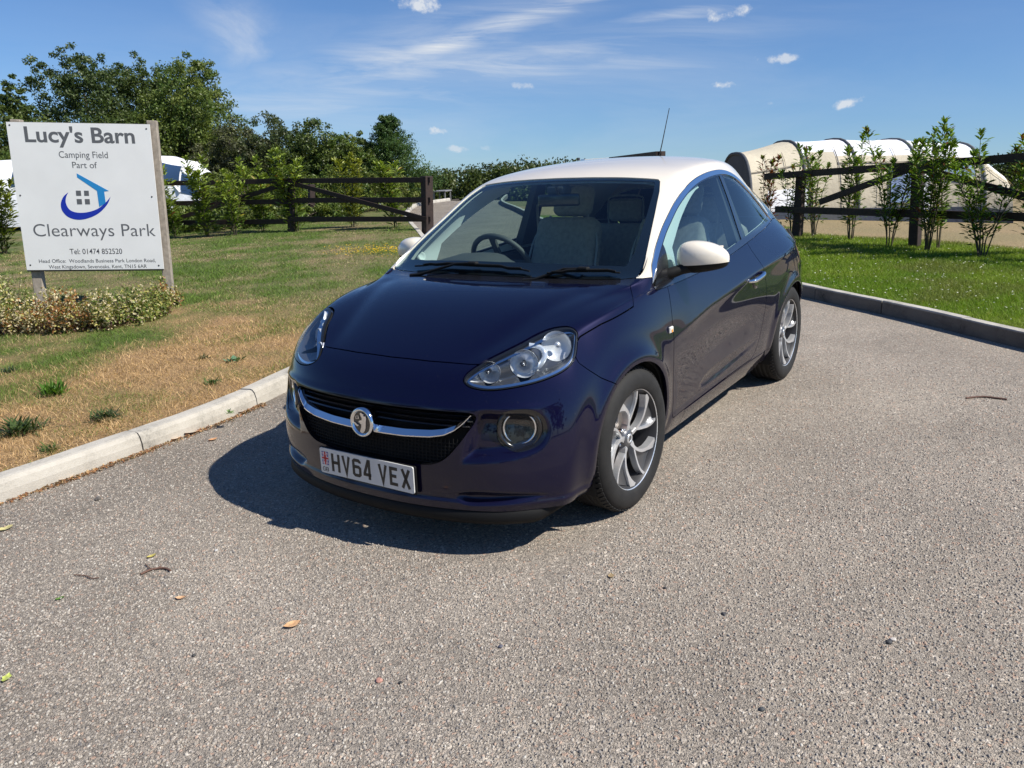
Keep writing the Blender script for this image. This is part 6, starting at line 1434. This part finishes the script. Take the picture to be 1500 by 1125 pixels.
# ---- mirrors
def mirror(sg):
    c=np.array([-.612,.885,1.018])
    # housing: superellipsoid-like shell stretched outward
    n,mm=28,16; V=[];F=[]
    for i in range(mm+1):
        u=-math.pi/2+math.pi*i/mm
        for j in range(n):
            t=2*math.pi*j/n
            yy=.115*math.sin(u); rad=max(math.cos(u),0)**.62
            ca,sa=math.cos(t),math.sin(t)
            xx=.075*rad*np.sign(ca)*abs(ca)**.8*(1.0-.15*math.sin(u)); zz=(.073-.016*math.sin(u))*rad*np.sign(sa)*abs(sa)**.85
            xx-=.02*math.sin(u)+0.02*(math.sin(u)**2); zz-=.014*max(math.sin(u),0)**2
            if xx<-.035: xx=-.035-(abs(xx)-.035)*.25
            V.append((c[0]+xx,sg*(c[1]+yy),c[2]+zz))
    V=np.array(V)
    for i in range(mm):
        for j in range(n): F.append((i*n+j,i*n+(j+1)%n,(i+1)*n+(j+1)%n,(i+1)*n+j) if sg<0 else (i*n+(j+1)%n,i*n+j,(i+1)*n+j,(i+1)*n+(j+1)%n))
    T=quads_to_tris(np.array(F)); N=vnormals(V,T)
    if (N*(V-c*[1,sg,1])).sum()<0: T=T[:,::-1]; N=-N
    s=Surf(V,N,T); cut=lambda P:P[:,2]-(c[2]-.030+.06*(np.abs(P[:,1])-c[1]))
    m=panel('door_mirror',clip(s,lambda P:cut(P)-.001),WHITE,car,.004)
    panel('mirror_base',clip(s,lambda P:-cut(P)-.001),BLK,m,.004,off=.003)
    MB().lathe([(.001,0),(.9,0)],24,(c[0]-.047,sg*c[1],c[2]),(-1,0,0)).build('mirror_glass',CHROME,m) if False else MB().box((c[0]-.0525,sg*(c[1]-.005),c[2]),(.003,.17,.10),bev=.001).build('mirror_glass',CHROME,m)
    a=MB().tube([(-.50,sg*.745,.945),(-.51,sg*.775,.955),(-.55,sg*.81,.968),(-.59,sg*.85,.978)],[.030,.026,.024,.028],12); a.build('mirror_arm',BLK,m)
mirror(1); mirror(-1)
# ---- door handles, indicator, wipers, aerial
for sg in (1,-1):
    yb=.838
    pts=[(-1.445,sg*(yb-.0),.778),(-1.47,sg*(yb+.026),.782),(-1.54,sg*(yb+.034),.789),(-1.62,sg*(yb+.030),.797),(-1.655,sg*(yb+.002),.800)]
    m=MB(); V=[]; sp_=spline(pts,False,5); m.tube(sp_,np.interp(np.linspace(0,1,len(sp_)),[0,.3,.8,1],[.008,.013,.014,.009]),12); m.build('door_handle',CHROME,car)
    MB().lathe([(.001,.002),(.030,.003),(.050,.001),(.052,-.004)],28,(-1.55,sg*(yb+.006),.775),(0,sg,.1)).build('handle_cup',GLOSSBLK,car)
    MB().box((-.358,sg*.838,.722),(.038,.012,.030),bev=.004).build('side_indicator',simple('indicator_lens',(.75,.72,.66),.15,0,1) if sg==1 else bpy.data.materials['indicator_lens'],car)
    MB().box((-.358,sg*.844,.718),(.014,.004,.012)).build('indicator_bulb',AMBER,car)
def ws_pt(x,y,off):
    m=(BASE.P[:,2]>.90); Q=BASE.P[m]; d=(Q[:,0]-x)**2+(Q[:,1]-y)**2; i=np.argmin(d); return Q[i]+BASE.N[m][i]*off
for (a,b,piv) in (((-.218,-.52),(-.176,.22),0),((-.172,.30),(-.262,.64),0)):
    n=14; pts=[ws_pt(a[0]+(b[0]-a[0])*t,a[1]+(b[1]-a[1])*t,.012) for t in np.linspace(0,1,n)]
    w=MB().tube(pts,.0045,6).build('wiper_blade',BLK,car)
    sp_=[p+np.array([.004,0,.007]) for p in pts]; 
    MB().tube(sp_[1:-1],np.interp(np.linspace(0,1,n-2),[0,.5,1],[.004,.0065,.004]),8).build('wiper_spoiler',BLK,w)
    mid=pts[n//2]+np.array([.004,0,.013]); MB().box(mid,(.03,.055,.016),bev=.005).build('wiper_clip',BLK,w)
    base=np.array([-.135,a[1]+.03 if a[1]<0 else a[1]-.10,.950]); MB().tube([base,base+np.array([-.01,.06,.008]),mid+np.array([.004,-.10,-.004]),mid],[.010,.008,.006,.006],8).build('wiper_arm',BLK,w)
ant=MB().tube([(-2.10,0,1.435),(-2.12,0,1.462)],[.016,.010],10); ant.tube([(-2.12,0,1.46),(-2.17,.0,1.545),(-2.29,.0,1.775)],[.0040,.0034,.0024],8); ant.build('aerial',BLK,car)
# ---- cabin
def rbox(c,d,bev,R=None,sub=2):
    x,y,z=[q/2 for q in d]
    bm=bmesh.new(); bmesh.ops.create_cube(bm,size=1); bmesh.ops.scale(bm,vec=d,verts=bm.verts)
    bmesh.ops.bevel(bm,geom=list(bm.edges),offset=bev,segments=4,profile=.5,affect='EDGES')
    bm.verts.index_update(); V=np.array([v.co for v in bm.verts]); F=[[v.index for v in f.verts] for f in bm.faces]; bm.free()
    if R is not None: V=V@np.array(R).T
    return V+np.array(c),F
def seat(x,y,rear=False):
    s=empty('front_seat',(0,0,0)); s.parent=car
    tilt=Matrix.Rotation(math.radians(-20),3,'Y')
    V,F=rbox((x-.16,y,.83),(.15,.50,.62),.06,tilt); V[:,1]=y+(V[:,1]-y)*(1-.18*np.clip((V[:,2]-.85)/.3,0,1)); MB().add(V,F,True).build('backrest',SEATM,s)
    V,F=rbox((x+.12,y,.50),(.52,.50,.16),.06); MB().add(V,F,True).build('seat_cushion',SEATM,s)
    V,F=rbox((x-.315,y,1.225),(.10,.27,.20),.045,tilt); MB().add(V,F,True).build('headrest',SEATM,s)
    for d in (-.06,.06): MB().tube([(x-.27,y+d,1.08),(x-.30,y+d,1.18)],.006,6).build('headrest_post',CHROME,s)
    for d in (-.245,.245):
        MB().tube(spline([(x-.02,y+d*.95,.62),(x-.10,y+d,.80),(x-.19,y+d*.92,1.0),(x-.25,y+d*.55,1.135)],False,5),.008,6).build('seat_piping',SEATL,s)
seat(-1.30,-.36); seat(-1.30,.36)
V,F=rbox((-2.12,0,.78),(.16,1.16,.52),.06,Matrix.Rotation(math.radians(-18),3,'Y')); rs=MB().add(V,F,True).build('rear_seat',SEATM,car)
for y in (-.30,.30):
    V,F=rbox((-2.24,y,1.12),(.08,.25,.16),.035); MB().add(V,F,True).build('rear_headrest',SEATM,rs)
    MB().tube(spline([(-2.23,y-.13,1.02),(-2.235,y-.135,1.17),(-2.24,y-.10,1.215),(-2.24,y+.10,1.215),(-2.235,y+.135,1.17),(-2.23,y+.13,1.02)],False,4),.007,6).build('rear_headrest_piping',SEATL,rs)
# dashboard
prof=[(-.20,.86),(-.22,.925),(-.34,.955),(-.50,.965),(-.62,.955),(-.68,.915),(-.70,.84),(-.66,.70),(-.62,.50)]
V=[];F=[];ys=np.linspace(-.70,.70,29)
for y in ys:
    hood=.055*math.exp(-((y+.37)/.17)**4)
    for i,(x,z) in enumerate(prof): V.append((x-(.03 if 3<=i<=6 else 0)*math.exp(-((y+.37)/.17)**4),y,z+(hood if 2<=i<=5 else 0)-.03*max(0,abs(y)-.6)/.1*(i<6)))
k=len(prof)
for i in range(len(ys)-1):
    for q in range(k-1): F.append((i*k+q,i*k+q+1,(i+1)*k+q+1,(i+1)*k+q))
MB().add(V,F,True).build('dashboard',TRIMG,car)
# steering wheel
sw=empty('steering_wheel',(0,0,0)); sw.parent=car
cz=np.array([-.79,-.37,.935]); axw=np.array([-.86,0,.50]); axw/=np.linalg.norm(axw); e1=np.array([0,1.,0]); e2=np.cross(axw,e1)
ring=[cz+.185*(math.cos(t)*e1+math.sin(t)*e2) for t in np.linspace(0,2*math.pi,40,endpoint=False)]
MB().tube(ring,.0155,10,closed=True).build('wheel_rim',TRIMG,sw)
m=MB().lathe([(.001,.02),(.05,.018),(.068,.0),(.07,-.03)],24,cz,axw)
for t in (0,math.pi,-math.pi/2): m.beam(cz+.05*(math.cos(t)*e1+math.sin(t)*e2),cz+.18*(math.cos(t)*e1+math.sin(t)*e2),.035,.018,axw)
m.build('wheel_boss',TRIMG,sw)
m=MB().tube([cz,cz-axw*.22],.04,10); m.build('steering_column',TRIMG,sw)
# rear view mirror, pillar speaker and a hanging cord
V,F=rbox((-.82,0,1.275),(.035,.23,.065),.012,Matrix.Rotation(.25,3,'Z')); MB().add(V,F,True).build('rear_view_mirror',GLOSSBLK,car)
MB().tube([(-.82,0,1.29),(-.80,0,1.345)],.010,8).build('mirror_stem',GLOSSBLK,car)
V,F=rbox((-.86,-.02,1.325),(.09,.11,.05),.015); MB().add(V,F,True).build('sensor_housing',TRIMG,car)
for sg in (1,-1):
    MB().lathe([(.001,.004),(.017,.004),(.021,.010),(.026,.010),(.030,.0)],28,(-.475,sg*.700,1.000),(.12,-sg*.95,.25)).build('pillar_speaker',HEADL,car)
    # B pillar and door trim
    m=MB(); V=[(-1.50,sg*.76,.95),(-1.66,sg*.765,.95),(-1.63,sg*.60,1.37),(-1.52,sg*.60,1.37),(-1.50,sg*.70,.95),(-1.66,sg*.70,.95),(-1.63,sg*.56,1.37),(-1.52,sg*.56,1.37)]
    m.add(V,[(0,1,2,3),(4,7,6,5),(0,3,7,4),(1,5,6,2)]); m.build('door_pillar',TRIMG,car)
    V,F=rbox((-1.05,sg*.765,.66),(1.15,.05,.50),.02); MB().add(V,F,True).build('door_trim',TRIMG,car)
    MB().tube([(-1.58,sg*.62,1.22),(-1.56,sg*.60,1.0),(-1.5,sg*.58,.7)],.012,4).build('seat_belt',SEATM,car)
V,F=rbox((-1.15,0,.36),(1.9,1.40,.06),.02); MB().add(V,F,True).build('cabin_floor',DARK,car)
V,F=rbox((-2.40,0,.97),(.26,1.05,.03),.01); MB().add(V,F,True).build('parcel_shelf',TRIMG,car)
